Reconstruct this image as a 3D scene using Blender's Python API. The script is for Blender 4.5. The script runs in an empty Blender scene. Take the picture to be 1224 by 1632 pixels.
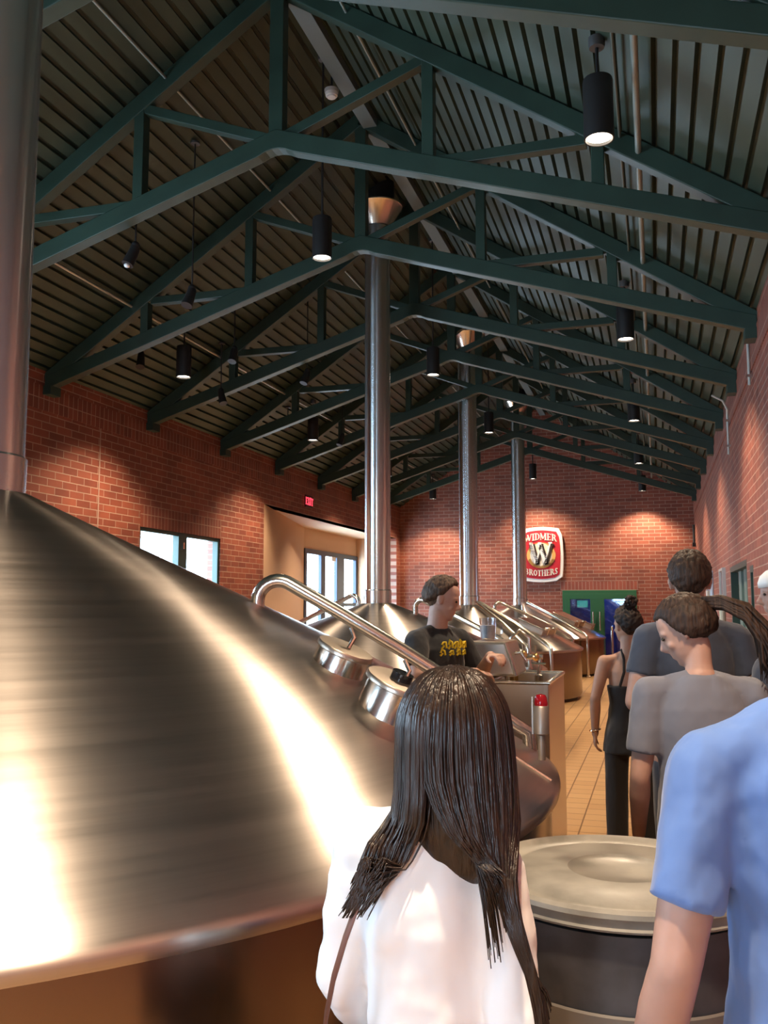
import bpy, math, random
from mathutils import Vector, Matrix, noise
random.seed(7)
PI = math.pi
scene = bpy.context.scene
COL = scene.collection

# ------------------------------------------------------------------ camera
YAW, PITCH, ROLL = 0.290767, 0.103886, -0.00098
fw = Vector((-math.sin(YAW)*math.cos(PITCH), math.cos(YAW)*math.cos(PITCH), math.sin(PITCH)))
rt = Vector((math.cos(YAW), math.sin(YAW), 0)); up = rt.cross(fw)
r2 = rt*math.cos(ROLL)+up*math.sin(ROLL); u2 = -rt*math.sin(ROLL)+up*math.cos(ROLL)
cam = bpy.data.objects.new('camera', bpy.data.cameras.new('camera')); COL.objects.link(cam)
m = Matrix((r2, u2, -fw)).transposed().to_4x4(); m.translation = (0, 0, 1.65)
cam.matrix_world = m
cam.data.sensor_fit = 'VERTICAL'; cam.data.sensor_height = 32.0
cam.data.lens = 1445.4/1632*32.0
cam.data.clip_start = 0.05; cam.data.clip_end = 300
scene.camera = cam

# ------------------------------------------------------------------ world, exposure, light levels
w = bpy.data.worlds.new('daylight'); scene.world = w; w.use_nodes = True
bg = w.node_tree.nodes['Background']
bg.inputs[0].default_value = (0.55, 0.78, 1.0, 1); bg.inputs[1].default_value = 26.0
scene.view_settings.view_transform = 'Standard'; scene.view_settings.look = 'None'
scene.view_settings.exposure = 0.0; scene.view_settings.gamma = 1.0
scene.cycles.max_bounces = 8; scene.cycles.diffuse_bounces = 5; scene.cycles.glossy_bounces = 4
scene.cycles.transparent_max_bounces = 12; scene.cycles.caustics_reflective = False
scene.cycles.caustics_refractive = False; scene.cycles.sample_clamp_indirect = 6.0
LAMP_W = 500.0            # each pendant downlight
LAMP_COL = (1.0, 0.76, 0.52)

# ------------------------------------------------------------------ dimensions of the hall
XL, XR, YB, YF = -7.17, 1.027, -5.0, 25.62
EAVE, XM, RIDGE, SLOPE = 4.42, -3.07, 7.155, 0.667
def roof_z(x, off=0.0): return RIDGE + off - SLOPE*abs(x-XM)

def portal(name, loc, rot, sx, sy):
    l = bpy.data.lights.new(name, 'AREA'); l.shape = 'RECTANGLE'; l.size = sx; l.size_y = sy
    l.cycles.is_portal = True
    o = bpy.data.objects.new(name, l); COL.objects.link(o); o.location = loc; o.rotation_euler = rot

# ------------------------------------------------------------------ materials
def mat(name, col=(.8,.8,.8), rough=.5, metal=0.0, **kw):
    m = bpy.data.materials.new(name); m.use_nodes = True
    b = m.node_tree.nodes['Principled BSDF']
    b.inputs['Base Color'].default_value = (*col, 1); b.inputs['Roughness'].default_value = rough
    b.inputs['Metallic'].default_value = metal
    for k, v in kw.items():
        b.inputs[k.replace('_', ' ')].default_value = v
    return m
def nodes(m): return m.node_tree.nodes, m.node_tree.links, m.node_tree.nodes['Principled BSDF']
def add_noise(m, scale=(5,5,5), amount=.3, bump=0.0, detail=4, rough=None, coord='Object', dist=.01):
    """colour mottling + bump + roughness variation from a stretched noise"""
    N, L, b = nodes(m)
    tc = N.new('ShaderNodeTexCoord'); mp = N.new('ShaderNodeMapping'); nz = N.new('ShaderNodeTexNoise')
    mp.inputs['Scale'].default_value = scale; nz.inputs['Detail'].default_value = detail
    nz.inputs['Scale'].default_value = 1.0
    L.new(tc.outputs[coord], mp.inputs[0]); L.new(mp.outputs[0], nz.inputs['Vector'])
    if amount:
        c = list(b.inputs['Base Color'].default_value)
        cr = N.new('ShaderNodeValToRGB'); cr.color_ramp.elements[0].position = .3; cr.color_ramp.elements[1].position = .7
        cr.color_ramp.elements[0].color = [x*(1-amount) for x in c[:3]]+[1]
        cr.color_ramp.elements[1].color = [min(1, x*(1+amount)) for x in c[:3]]+[1]
        L.new(nz.outputs['Fac'], cr.inputs[0]); L.new(cr.outputs[0], b.inputs['Base Color'])
    if bump:
        bp = N.new('ShaderNodeBump'); bp.inputs['Strength'].default_value = bump; bp.inputs['Distance'].default_value = dist
        L.new(nz.outputs['Fac'], bp.inputs['Height']); L.new(bp.outputs[0], b.inputs['Normal'])
    if rough:
        mr = N.new('ShaderNodeMapRange'); mr.inputs['From Min'].default_value = .3; mr.inputs['From Max'].default_value = .7
        mr.inputs['To Min'].default_value = rough[0]; mr.inputs['To Max'].default_value = rough[1]
        L.new(nz.outputs['Fac'], mr.inputs[0]); L.new(mr.outputs[0], b.inputs['Roughness'])
    return m

def brick_mat(name, axis, soldier=False, c1=(.30,.085,.05), c2=(.19,.05,.032), mort=(.40,.27,.21)):
    m = mat(name, c1, .55); N, L, b = nodes(m)
    g = N.new('ShaderNodeNewGeometry'); s = N.new('ShaderNodeSeparateXYZ'); c = N.new('ShaderNodeCombineXYZ')
    L.new(g.outputs['Position'], s.inputs[0])
    h = s.outputs[axis]
    if soldier: L.new(s.outputs['Z'], c.inputs[0]); L.new(h, c.inputs[1])
    else: L.new(h, c.inputs[0]); L.new(s.outputs['Z'], c.inputs[1])
    bt = N.new('ShaderNodeTexBrick'); L.new(c.outputs[0], bt.inputs['Vector'])
    bt.inputs['Color1'].default_value = (*c1, 1); bt.inputs['Color2'].default_value = (*c2, 1)
    bt.inputs['Mortar'].default_value = (*mort, 1); bt.inputs['Scale'].default_value = 1.0
    bt.inputs['Brick Width'].default_value = .30; bt.inputs['Row Height'].default_value = .098
    bt.inputs['Mortar Size'].default_value = .0065; bt.inputs['Mortar Smooth'].default_value = .2
    bt.inputs['Bias'].default_value = -.1
    if soldier: bt.offset = 0.0
    nz = N.new('ShaderNodeTexNoise'); nz.inputs['Scale'].default_value = 2.2; nz.inputs['Detail'].default_value = 6
    L.new(g.outputs['Position'], nz.inputs['Vector'])
    mx = N.new('ShaderNodeMix'); mx.data_type = 'RGBA'; mx.blend_type = 'MULTIPLY'; mx.inputs[0].default_value = .6
    cr = N.new('ShaderNodeValToRGB'); cr.color_ramp.elements[0].color = (.6,.6,.62,1); cr.color_ramp.elements[1].color = (1.15,1.1,1.05,1)
    cr.color_ramp.elements[0].position = .3; cr.color_ramp.elements[1].position = .7
    L.new(nz.outputs['Fac'], cr.inputs[0]); L.new(bt.outputs['Color'], mx.inputs[6]); L.new(cr.outputs[0], mx.inputs[7])
    L.new(mx.outputs[2], b.inputs['Base Color'])
    bp = N.new('ShaderNodeBump'); bp.inputs['Strength'].default_value = .5; bp.inputs['Distance'].default_value = .006; bp.invert = True
    L.new(bt.outputs['Fac'], bp.inputs['Height']); L.new(bp.outputs[0], b.inputs['Normal'])
    return m

BRICK_Y = brick_mat('brick_side_wall', 'Y'); BRICK_X = brick_mat('brick_end_wall', 'X')
SOLD_Y = brick_mat('brick_soldier_side', 'Y', True, (.26,.07,.042), (.17,.045,.03)); SOLD_X = brick_mat('brick_soldier_end', 'X', True, (.34,.09,.055), (.24,.06,.04))
DECK = add_noise(mat('deck_paint', (.034,.052,.034), .5, 0.0), (3,.5,3), .25, 0, 5)
TRUSS = add_noise(mat('truss_paint', (.020,.043,.030), .45), (4,4,4), .15)
TAN = mat('tan_plaster', (.62,.40,.25), .8)
CONC = mat('grey_sealant', (.42,.30,.24), .8)
def steel(name, col=(.60,.54,.475), rough=.3, aniso=.8, lines=True, spots=0.06):
    m = mat(name, col, rough, 1.0); N, L, b = nodes(m)
    b.inputs['Anisotropic'].default_value = aniso; b.inputs['Anisotropic Rotation'].default_value = .25
    t = N.new('ShaderNodeTangent'); t.direction_type = 'RADIAL'; t.axis = 'Z'; L.new(t.outputs[0], b.inputs['Tangent'])
    if lines:
        tc = N.new('ShaderNodeTexCoord'); s = N.new('ShaderNodeSeparateXYZ'); L.new(tc.outputs['Object'], s.inputs[0])
        # rings of the brushing follow height on the cone; a little broken up around the axis
        c = N.new('ShaderNodeCombineXYZ')
        mz = N.new('ShaderNodeMath'); mz.operation = 'MULTIPLY'; mz.inputs[1].default_value = 48.0; L.new(s.outputs['Z'], mz.inputs[0])
        L.new(mz.outputs[0], c.inputs[2])
        for i, ax in enumerate(('X', 'Y')):
            mm = N.new('ShaderNodeMath'); mm.operation = 'MULTIPLY'; mm.inputs[1].default_value = .55; L.new(s.outputs[ax], mm.inputs[0]); L.new(mm.outputs[0], c.inputs[i])
        nz = N.new('ShaderNodeTexNoise'); nz.inputs['Scale'].default_value = 1.0; nz.inputs['Detail'].default_value = 5; nz.inputs['Roughness'].default_value = .65
        L.new(c.outputs[0], nz.inputs['Vector'])
        cr = N.new('ShaderNodeValToRGB'); cr.color_ramp.elements[0].position = .34; cr.color_ramp.elements[1].position = .66
        cr.color_ramp.elements[0].color = [x*.90 for x in col]+[1]; cr.color_ramp.elements[1].color = [min(1, x*1.05) for x in col]+[1]
        L.new(nz.outputs['Fac'], cr.inputs[0]); L.new(cr.outputs[0], b.inputs['Base Color'])
        mr = N.new('ShaderNodeMapRange'); mr.inputs['From Min'].default_value = .3; mr.inputs['From Max'].default_value = .7
        mr.inputs['To Min'].default_value = rough-.015; mr.inputs['To Max'].default_value = rough+.02
        L.new(nz.outputs['Fac'], mr.inputs[0]); L.new(mr.outputs[0], b.inputs['Roughness'])
    return m
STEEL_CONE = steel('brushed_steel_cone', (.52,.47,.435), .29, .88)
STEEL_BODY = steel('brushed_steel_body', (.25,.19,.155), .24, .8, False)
STEEL_STACK = steel('steel_flue', (.66,.67,.68), .27, .85, False)
STEEL = mat('polished_steel', (.68,.64,.58), .2, 1.0)
STEEL_BR = mat('satin_steel_sheet', (.58,.50,.42), .33, 1.0)
BRASS = mat('brass', (.75,.48,.2), .25, 1.0)
BLACK = mat('black_paint', (.012,.011,.011), .5)
DARKG = mat('dark_green_frame', (.02,.05,.04), .4)
GREEN = mat('green_door_paint', (.02,.11,.045), .45)
NAVY = mat('navy_frame', (.02,.035,.07), .4)
WHITE = mat('white_plastic', (.8,.78,.74), .4)
RED = mat('red_enamel', (.55,.012,.02), .35)
def glass_mat(name, tint=(1,1,1), refl=.12, clear=1.0):
    m = bpy.data.materials.new(name); m.use_nodes = True; N = m.node_tree.nodes; L = m.node_tree.links; N.clear()
    o = N.new('ShaderNodeOutputMaterial'); mx = N.new('ShaderNodeMixShader'); t = N.new('ShaderNodeBsdfTransparent'); g = N.new('ShaderNodeBsdfGlossy')
    t.inputs[0].default_value = (*[c*clear for c in tint], 1); g.inputs['Roughness'].default_value = .03; mx.inputs[0].default_value = refl
    L.new(t.outputs[0], mx.inputs[1]); L.new(g.outputs[0], mx.inputs[2]); L.new(mx.outputs[0], o.inputs[0]); return m
PANE = glass_mat('window_glass'); DIMPANE = glass_mat('dim_glass', (.35,.5,.75), .12, 1.0)
PITCHER = glass_mat('pitcher_glass', (.97,.98,1.0), .22, .92)
def emis(name, col, s):
    m = bpy.data.materials.new(name); m.use_nodes = True; N = m.node_tree.nodes; L = m.node_tree.links; N.clear()
    o = N.new('ShaderNodeOutputMaterial'); e = N.new('ShaderNodeEmission'); e.inputs[0].default_value = (*col, 1); e.inputs[1].default_value = s
    L.new(e.outputs[0], o.inputs[0]); return m
LENS = emis('lamp_lens', (1.0,.86,.68), 14.0); EXITRED = emis('exit_letters', (1.0,.05,.08), 2.5)
EXITGREEN = emis('green_exit_panel', (.25,1.0,.45), 1.2)

def floor_mat():
    m = mat('quarry_tile', (.5,.3,.14), .35); N, L, b = nodes(m)
    g = N.new('ShaderNodeNewGeometry')
    bt = N.new('ShaderNodeTexBrick'); bt.offset = 0; L.new(g.outputs['Position'], bt.inputs['Vector'])
    bt.inputs['Color1'].default_value = (.54,.335,.155,1); bt.inputs['Color2'].default_value = (.46,.27,.12,1); bt.inputs['Mortar'].default_value = (.20,.11,.05,1)
    bt.inputs['Scale'].default_value = 1; bt.inputs['Brick Width'].default_value = .2; bt.inputs['Row Height'].default_value = .2; bt.inputs['Mortar Size'].default_value = .006
    L.new(bt.outputs['Color'], b.inputs['Base Color'])
    bp = N.new('ShaderNodeBump'); bp.inputs['Strength'].default_value = .4; bp.inputs['Distance'].default_value = .004; bp.invert = True
    L.new(bt.outputs['Fac'], bp.inputs['Height']); L.new(bp.outputs[0], b.inputs['Normal']); return m
FLOOR = floor_mat()

# ------------------------------------------------------------------ mesh helpers
class M:
    def __init__(s): s.v = []; s.f = []; s.nb = 0
    def add(s, vs, fs):
        n = len(s.v); s.v += [tuple(v) for v in vs]; s.f += [tuple(i+n for i in f) for f in fs]; return s
    def box(s, x0, x1, y0, y1, z0, z1):
        # overlapping members of one frame never share a plane
        if s.nb is not None and max(x1-x0, y1-y0, z1-z0) < 4.5:
            e = (s.nb % 7)*.0007; s.nb += 1; x0 -= e; x1 += e; y0 -= e; y1 += e; z1 += e; z0 = z0-e if z0 > .001 else z0
        vs = [(x, y, z) for z in (z0, z1) for y in (y0, y1) for x in (x0, x1)]
        return s.add(vs, [(0,2,3,1),(4,5,7,6),(0,1,5,4),(2,6,7,3),(0,4,6,2),(1,3,7,5)])
    def prism(s, poly, axis, a, b):
        """polygon (u,v) extruded along axis from a to b; polygon is (x,z) for axis y, (y,z) for x, (x,y) for z"""
        def P(u, v, t): return {'y': (u,t,v), 'x': (t,u,v), 'z': (u,v,t)}[axis]
        n = len(poly); vs = [P(u,v,a) for u,v in poly]+[P(u,v,b) for u,v in poly]
        return s.add(vs, [tuple(range(n-1,-1,-1)), tuple(range(n,2*n))]+[(i,(i+1)%n,n+(i+1)%n,n+i) for i in range(n)])
    def bar(s, p, q, w, h, upv=(0,0,1)):
        p, q = Vector(p), Vector(q); d = (q-p).normalized(); u = Vector(upv)
        if abs(d.dot(u)) > .98: u = Vector((1,0,0))
        sd = d.cross(u).normalized(); u = sd.cross(d)
        vs = [e+sd*a*w/2+u*b*h/2 for e in (p,q) for a,b in ((-1,-1),(1,-1),(1,1),(-1,1))]
        return s.add(vs, [(3,2,1,0),(4,5,6,7)]+[(i,(i+1)%4,4+(i+1)%4,4+i) for i in range(4)])
    def tube(s, pts, rad, seg=12, flat=1.0, flatdir=None, round_ends=False):
        """swept ellipse; rad number or list of r or (rx, ry)"""
        P = [Vector(p) for p in pts]; n = len(P)
        R = [rad]*n if isinstance(rad, (int, float)) else list(rad)
        R = [(r, r*flat) if isinstance(r, (int, float)) else r for r in R]
        if round_ends:
            d0 = (P[0]-P[1]).normalized(); d1 = (P[-1]-P[-2]).normalized(); a0, a1 = R[0], R[-1]; m0, m1 = max(a0)*.0+min(a0), min(a1)
            pre = [(P[0]+d0*m0*math.sin(t), (a0[0]*math.cos(t), a0[1]*math.cos(t))) for t in (1.35,.95,.5)]
            post = [(P[-1]+d1*m1*math.sin(t), (a1[0]*math.cos(t), a1[1]*math.cos(t))) for t in (.5,.95,1.35)]
            P = [x[0] for x in pre]+P+[x[0] for x in post]; R = [x[1] for x in pre]+R+[x[1] for x in post]; n = len(P)
        T = []
        for i in range(n):
            a = P[max(0,i-1)]; b = P[min(n-1,i+1)]; T.append((b-a).normalized() if (b-a).length > 1e-9 else Vector((0,0,1)))
        u = Vector(flatdir) if flatdir else (Vector((0,0,1)) if abs(T[0].z) < .9 else Vector((1,0,0)))
        vs = []
        for i in range(n):
            t = T[i]
            u = (u-t*u.dot(t)).normalized(); sd = t.cross(u)
            for k in range(seg):
                a = 2*PI*k/seg; vs.append(P[i]+sd*math.cos(a)*R[i][0]+u*math.sin(a)*R[i][1])
        fs = [tuple(range(seg-1,-1,-1)), tuple((n-1)*seg+k for k in range(seg))]
        for i in range(n-1):
            for k in range(seg):
                fs.append((i*seg+k, i*seg+(k+1)%seg, (i+1)*seg+(k+1)%seg, (i+1)*seg+k))
        return s.add(vs, fs)
    def lathe(s, prof, seg=48, c=(0,0,0), close=True):
        n = len(prof); vs = []
        for r, z in prof:
            for k in range(seg):
                a = 2*PI*k/seg; vs.append((c[0]+r*math.cos(a), c[1]+r*math.sin(a), c[2]+z))
        fs = []
        for i in range(n-1):
            for k in range(seg):
                fs.append((i*seg+k, i*seg+(k+1)%seg, (i+1)*seg+(k+1)%seg, (i+1)*seg+k))
        if close: fs += [tuple(range(seg-1,-1,-1)), tuple((n-1)*seg+k for k in range(seg))]
        return s.add(vs, fs)
    def loft(s, rings, seg=28, power=2.0):
        """rings: (cx, cy, cz, rx, ry) horizontal (super)ellipses, bottom to top"""
        vs = []
        for cx, cy, cz, rx, ry in rings:
            for k in range(seg):
                a = 2*PI*k/seg; ca, sa = math.cos(a), math.sin(a); e = 2.0/power
                vs.append((cx+rx*math.copysign(abs(ca)**e, ca), cy+ry*math.copysign(abs(sa)**e, sa), cz))
        n = len(rings); fs = [tuple(range(seg-1,-1,-1)), tuple((n-1)*seg+k for k in range(seg))]
        for i in range(n-1):
            for k in range(seg):
                fs.append((i*seg+k, i*seg+(k+1)%seg, (i+1)*seg+(k+1)%seg, (i+1)*seg+k))
        return s.add(vs, fs)
    def ball(s, c, r, seg=16, rings=10):
        r = (r,r,r) if isinstance(r, (int,float)) else r
        vs = [(c[0], c[1], c[2]-r[2])]
        for i in range(1, rings):
            p = -PI/2+PI*i/rings
            for k in range(seg):
                a = 2*PI*k/seg; vs.append((c[0]+r[0]*math.cos(p)*math.cos(a), c[1]+r[1]*math.cos(p)*math.sin(a), c[2]+r[2]*math.sin(p)))
        vs.append((c[0], c[1], c[2]+r[2])); top = len(vs)-1; fs = []
        for k in range(seg):
            fs.append((0, 1+(k+1)%seg, 1+k)); fs.append((top, 1+(rings-2)*seg+k, 1+(rings-2)*seg+(k+1)%seg))
        for i in range(rings-2):
            for k in range(seg): fs.append((1+i*seg+k, 1+i*seg+(k+1)%seg, 1+(i+1)*seg+(k+1)%seg, 1+(i+1)*seg+k))
        return s.add(vs, fs)
    def xform(s, mx):
        s.v = [tuple(mx @ Vector(v)) for v in s.v]; return s
    def build(s, name, material, parent=None, smooth=40, bevel=0, label=None):
        me = bpy.data.meshes.new(name); me.from_pydata(s.v, [], s.f); me.update()
        me.materials.append(material)
        if smooth:
            for p in me.polygons: p.use_smooth = True
            me.set_sharp_from_angle(angle=math.radians(smooth))
        o = bpy.data.objects.new(name, me); COL.objects.link(o)
        if parent: o.parent = parent
        if bevel:
            b = o.modifiers.new('bevel', 'BEVEL'); b.width = bevel; b.segments = 2; b.limit_method = 'ANGLE'; b.angle_limit = math.radians(50)
        if label: o['label'] = label
        return o

def tag(o, label, cat, group=None):
    o['label'] = label; o['category'] = cat
    if group: o['group'] = group
    return o
def struct(o): o['kind'] = 'structure'; return o
def thing(name, label, cat, loc=(0,0,0), rz=0, group=None):
    o = bpy.data.objects.new(name, None); COL.objects.link(o); o.location = loc; o.rotation_euler = (0,0,rz)
    o.empty_display_size = .1
    return tag(o, label, cat, group)
def copy_tree(o, loc, label, parent=None):
    c = o.copy(); COL.objects.link(c)
    if parent: c.parent = parent
    else: c.location = loc; c['label'] = label
    for ch in list(o.children): copy_tree(ch, None, None, c)
    return c
def remesh(o, vox, smooth=4, disp=0, dscale=.12):
    r = o.modifiers.new('skin', 'REMESH'); r.mode = 'VOXEL'; r.voxel_size = vox; r.use_smooth_shade = True
    if smooth: k = o.modifiers.new('smooth', 'SMOOTH'); k.iterations = smooth; k.factor = .5
    if disp:
        t = bpy.data.textures.new('folds', 'CLOUDS'); t.noise_scale = dscale; t.noise_depth = 2
        d = o.modifiers.new('folds', 'DISPLACE'); d.texture = t; d.strength = disp; d.mid_level = .5
    return o

# ------------------------------------------------------------------ floor, walls
def wall_panels(axis, fixed0, fixed1, u0, u1, z0, z1, holes):
    m = M(); m.nb = None; us = sorted({u0,u1,*[h[0] for h in holes],*[h[1] for h in holes]}); zs = sorted({z0,z1,*[h[2] for h in holes],*[h[3] for h in holes]})
    for a, b in zip(us, us[1:]):
        for c, d in zip(zs, zs[1:]):
            mu, mz = (a+b)/2, (c+d)/2
            if any(h[0] < mu < h[1] and h[2] < mz < h[3] for h in holes): continue
            if axis == 'x': m.box(fixed0, fixed1, a, b, c, d)
            else: m.box(a, b, fixed0, fixed1, c, d)
    return m
struct(M().box(XL-1.6, XR+.3, YB-.3, YF+.3, -.1, 0).build('floor', FLOOR, smooth=0))
WT = EAVE+.30
ALC = (15.93, 25.2, 0, 3.615)
WIN1 = (11.58, 14.13, 1.55, 2.815)
NEARW = [(-2.6, -.2, 1.7, 4.0), (.6, 3.0, 1.7, 4.0), (3.8, 6.2, 1.7, 4.0)]
struct(wall_panels('x', XL-.25, XL, YB, YF, 0, WT, [ALC, WIN1]+NEARW).build('wall_left', BRICK_Y, smooth=0))
WINR = [(11.45, 13.95, 1.13, 2.2), (10.72, 11.1, 1.2, 2.1)]
struct(wall_panels('x', XR, XR+.25, YB, YF, 0, WT+.1, WINR).build('wall_right', BRICK_Y, smooth=0))
def gable(name, y0, y1, holes):
    m = wall_panels('y', y0, y1, XL-.25, XR+.25, 0, EAVE-.1, holes)
    m.prism([(XL-.25, EAVE-.1), (XR+.25, EAVE-.1), (XR+.25, roof_z(XR+.25, .2)), (XM, RIDGE+.2), (XL-.25, roof_z(XL-.25, .2))], 'y', y0, y1)
    return struct(m.build(name, BRICK_X, smooth=0))
DOORF = (-2.50, -.52, 0, 2.09)
gable('wall_far', YF, YF+.25, [DOORF])
NW = [(-2.6, -.2, .5, 2.6)]
gable('wall_back', YB-.25, YB, NW)
# soldier courses and joints
struct(M().box(XL-.01, XL+.012, 0, YF-.02, 4.06, 4.36).build('trim_1', SOLD_Y, smooth=0))
struct(M().box(XL-.01, XL+.010, 11.58, 14.13, 2.815, 3.13).build('trim_2', SOLD_Y, smooth=0))
struct(M().box(DOORF[0]-.05, DOORF[1]+.05, YF-.01, YF+.01, 2.09, 2.33).build('trim_3', SOLD_X, smooth=0))
struct(M().box(XL-.005, XL+.004, 10.52, 10.54, 0, 4.06).build('trim_4', CONC, smooth=0))
struct(M().box(XR-.012, XR+.01, YB, YF-.02, 4.1, 4.4).build('trim_5', SOLD_Y, smooth=0))

# alcove on the left: splayed tan wall, storefront door at the back
a = M()
a.add([(XL-.0,15.93,0),(-8.38,21.05,0),(-8.38,21.05,3.615),(XL-.0,15.93,3.615)], [(0,1,2,3)])
a.add([(XL-.05,15.93,0),(-8.45,21.05,0),(-8.45,21.05,3.615),(XL-.25,15.93,3.615)], [(3,2,1,0)])
a.box(-8.5, -8.38, 21.05, 25.3, 3.1, 3.7)
a.box(-8.5, XL-.25, 25.2, 25.35, 0, 3.7)
struct(a.build('wall_alcove', TAN, smooth=0))
struct(M().prism([(XL-.001,15.93),(-8.5,21.05),(-8.5,25.35),(XL-.001,25.2)], 'z', 3.615, 3.68).build('ceiling_alcove', TAN, smooth=0))
d = thing('door_1', 'x', 'door'); d['kind'] = 'structure'; del d['label'], d['category']
DX = -8.38
f = M()
for y0, y1 in ((21.05,21.2),(22.2,22.52),(23.42,24.02),(25.05,25.2)): f.box(DX-.06, DX+.03, y0, y1, 0, 3.1)
f.box(DX-.06, DX+.03, 21.05, 25.2, 2.98, 3.1); f.box(DX-.05, DX+.02, 24.02, 25.1, 1.66, 1.75); f.box(DX-.06, DX+.03, 21.1, 25.1, 0, .15)
f.build('frame', NAVY, d, smooth=0, bevel=.005)
M().box(DX-.035, DX-.03, 21.1, 25.1, .1, 3.0).build('pane', PANE, d, smooth=0)
M().box(DX+.0, DX+.07, 22.9, 23.2, 2.86, 2.98).build('door_closer', WHITE, d, smooth=0)
portal('sky_portal_door', (DX-.1, 23.1, 1.6), (0, -PI/2, 0), 3.0, 4.1)

def casement(n, y0, y1, z0, z1, x, mull, framew=.06, port=True):
    w = bpy.data.objects.new('window_%d' % n, None); COL.objects.link(w); w.location = (x, (y0+y1)/2, z0); w['kind'] = 'structure'
    yc = (y0+y1)/2; h = z1-z0; a, b = y0-yc, y1-yc; m = M()
    m.box(-.12, -.02, a, a+framew, 0, h); m.box(-.12, -.02, b-framew, b, 0, h); m.box(-.12, -.02, a, b, h-framew, h); m.box(-.12, -.02, a, b, 0, framew)
    for mu, mw in mull: m.box(-.12, -.015, mu-yc-mw/2, mu-yc+mw/2, 0, h)
    m.build('window_frame', DARKG, w, smooth=0, bevel=.004)
    M().box(-.075, -.07, a+.02, b-.02, .02, h-.02).build('pane', PANE, w, smooth=0)
    for mu, mw in mull: M().box(-.02, .01, mu-yc-.02, mu-yc+.02, h*.80, h*.88).build('latch', STEEL, w)
    if port: portal('sky_portal_window', (x-.3, yc, z0+h/2), (0, -PI/2, 0), h, y1-y0)
    return w
casement(1, WIN1[0], WIN1[1], WIN1[2], WIN1[3], XL, [(12.86, .26)])
for i, h in enumerate(NEARW): casement(2+i, *h, XL, [((h[0]+h[1])/2, .1)])
for i, h in enumerate(NW):
    w = bpy.data.objects.new('window_%d' % (5+i), None); COL.objects.link(w); w['kind'] = 'structure'
    m = M(); xc = (h[0]+h[1])/2
    for x0, x1, z0, z1 in ((h[0],h[0]+.07,h[2],h[3]),(h[1]-.07,h[1],h[2],h[3]),(xc-.04,xc+.04,h[2],h[3]),(h[0],h[1],h[2],h[2]+.07),(h[0],h[1],h[3]-.07,h[3]),(h[0],h[1],1.9,1.96)):
        m.box(x0, x1, YB-.12, YB-.03, z0, z1)
    m.build('window_frame', DARKG, w, smooth=0)
    M().box(h[0]+.02, h[1]-.02, YB-.08, YB-.075, h[2]+.02, h[3]-.02).build('pane', PANE, w, smooth=0)
    portal('sky_portal_window', (xc, YB-.3, (h[2]+h[3])/2), (PI/2, 0, 0), h[1]-h[0], h[3]-h[2])

# dark interior windows of the right wall
BLIND = mat('teal_blind', (.12,.20,.19), .6); DIM = mat('dark_room_glass', (.02,.03,.03), .15)
for i, (y0, y1, z0, z1) in enumerate(WINR):
    w = bpy.data.objects.new('window_%d' % (7+i), None); COL.objects.link(w); w['kind'] = 'structure'
    m = M(); fwid = .07
    for a0, a1, b0, b1 in ((y0,y0+fwid,z0,z1),(y1-fwid,y1,z0,z1),(y0,y1,z0,z0+fwid),(y0,y1,z1-fwid,z1)): m.box(XR+.0, XR+.1, a0, a1, b0, b1)
    m.build('window_frame', DARKG, w, smooth=0)
    M().box(XR+.14, XR+.15, y0+.02, y1-.02, z0+.02, z1-.02).build('pane', DIM, w, smooth=0)
    if i == 0:
        b = M()
        for k in range(3): b.box(XR+.08, XR+.12, y0+.25+k*.75, y0+.62+k*.75, z0+.05, z1-.05)
        b.build('blind', BLIND, w, smooth=0)
        M().box(XR-.05, XR+.05, y0-.05, y1+.05, z0-.05, z0).build('sill', mat('pale_sill', (.5,.52,.48), .5), w, smooth=0)

# ------------------------------------------------------------------ corrugated roof deck
prof = []
t = 0.0; pitch = .152; half = (XR+.25-XM)/math.cos(math.atan(SLOPE)); cs = math.cos(math.atan(SLOPE)); sn = math.sin(math.atan(SLOPE))
def deck_point(side, t, up_):  # t along the slope from the ridge
    return (XM+side*(t*cs+up_*sn), RIDGE+.135-t*sn+up_*cs)
dk = M()
for side in (-1, 1):
    pts = []; t = .02
    while t < half:
        pts += [(t, 0), (t+.108, 0), (t+.113, .045), (t+.147, .045)]; t += pitch
    pl = [deck_point(side, a_, b_) for a_, b_ in pts]
    y0, y1 = YB, YF
    vs = [(x, y0, z) for x, z in pl]+[(x, y1, z) for x, z in pl]; n = len(pl)
    dk.add(vs, [(i, i+1, n+i+1, n+i) for i in range(n-1)])
dk.box(XM-.1, XM+.1, YB, YF, RIDGE+.10, RIDGE+.16)
for side in (-1, 1):  # roof insulation above the deck keeps daylight out
    a0 = deck_point(side, -.1, .06); a1 = deck_point(side, half+.2, .06); b1 = deck_point(side, half+.2, .2); b0 = deck_point(side, -.1, .2)
    dk.add([(p[0], y, p[1]) for y in (YB-.3, YF+.3) for p in (a0, a1, b1, b0)], [(0,1,2,3),(7,6,5,4),(0,4,5,1),(1,5,6,2),(2,6,7,3),(3,7,4,0)])
struct(dk.build('ceiling', DECK, smooth=0))
struct(M().box(XM+.04, XM+.2, YB+.01, YF-.01, RIDGE-.10, RIDGE+.06).build('trim_6', mat('ridge_plate_paint', (.13,.17,.17), .5), smooth=0))

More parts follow.
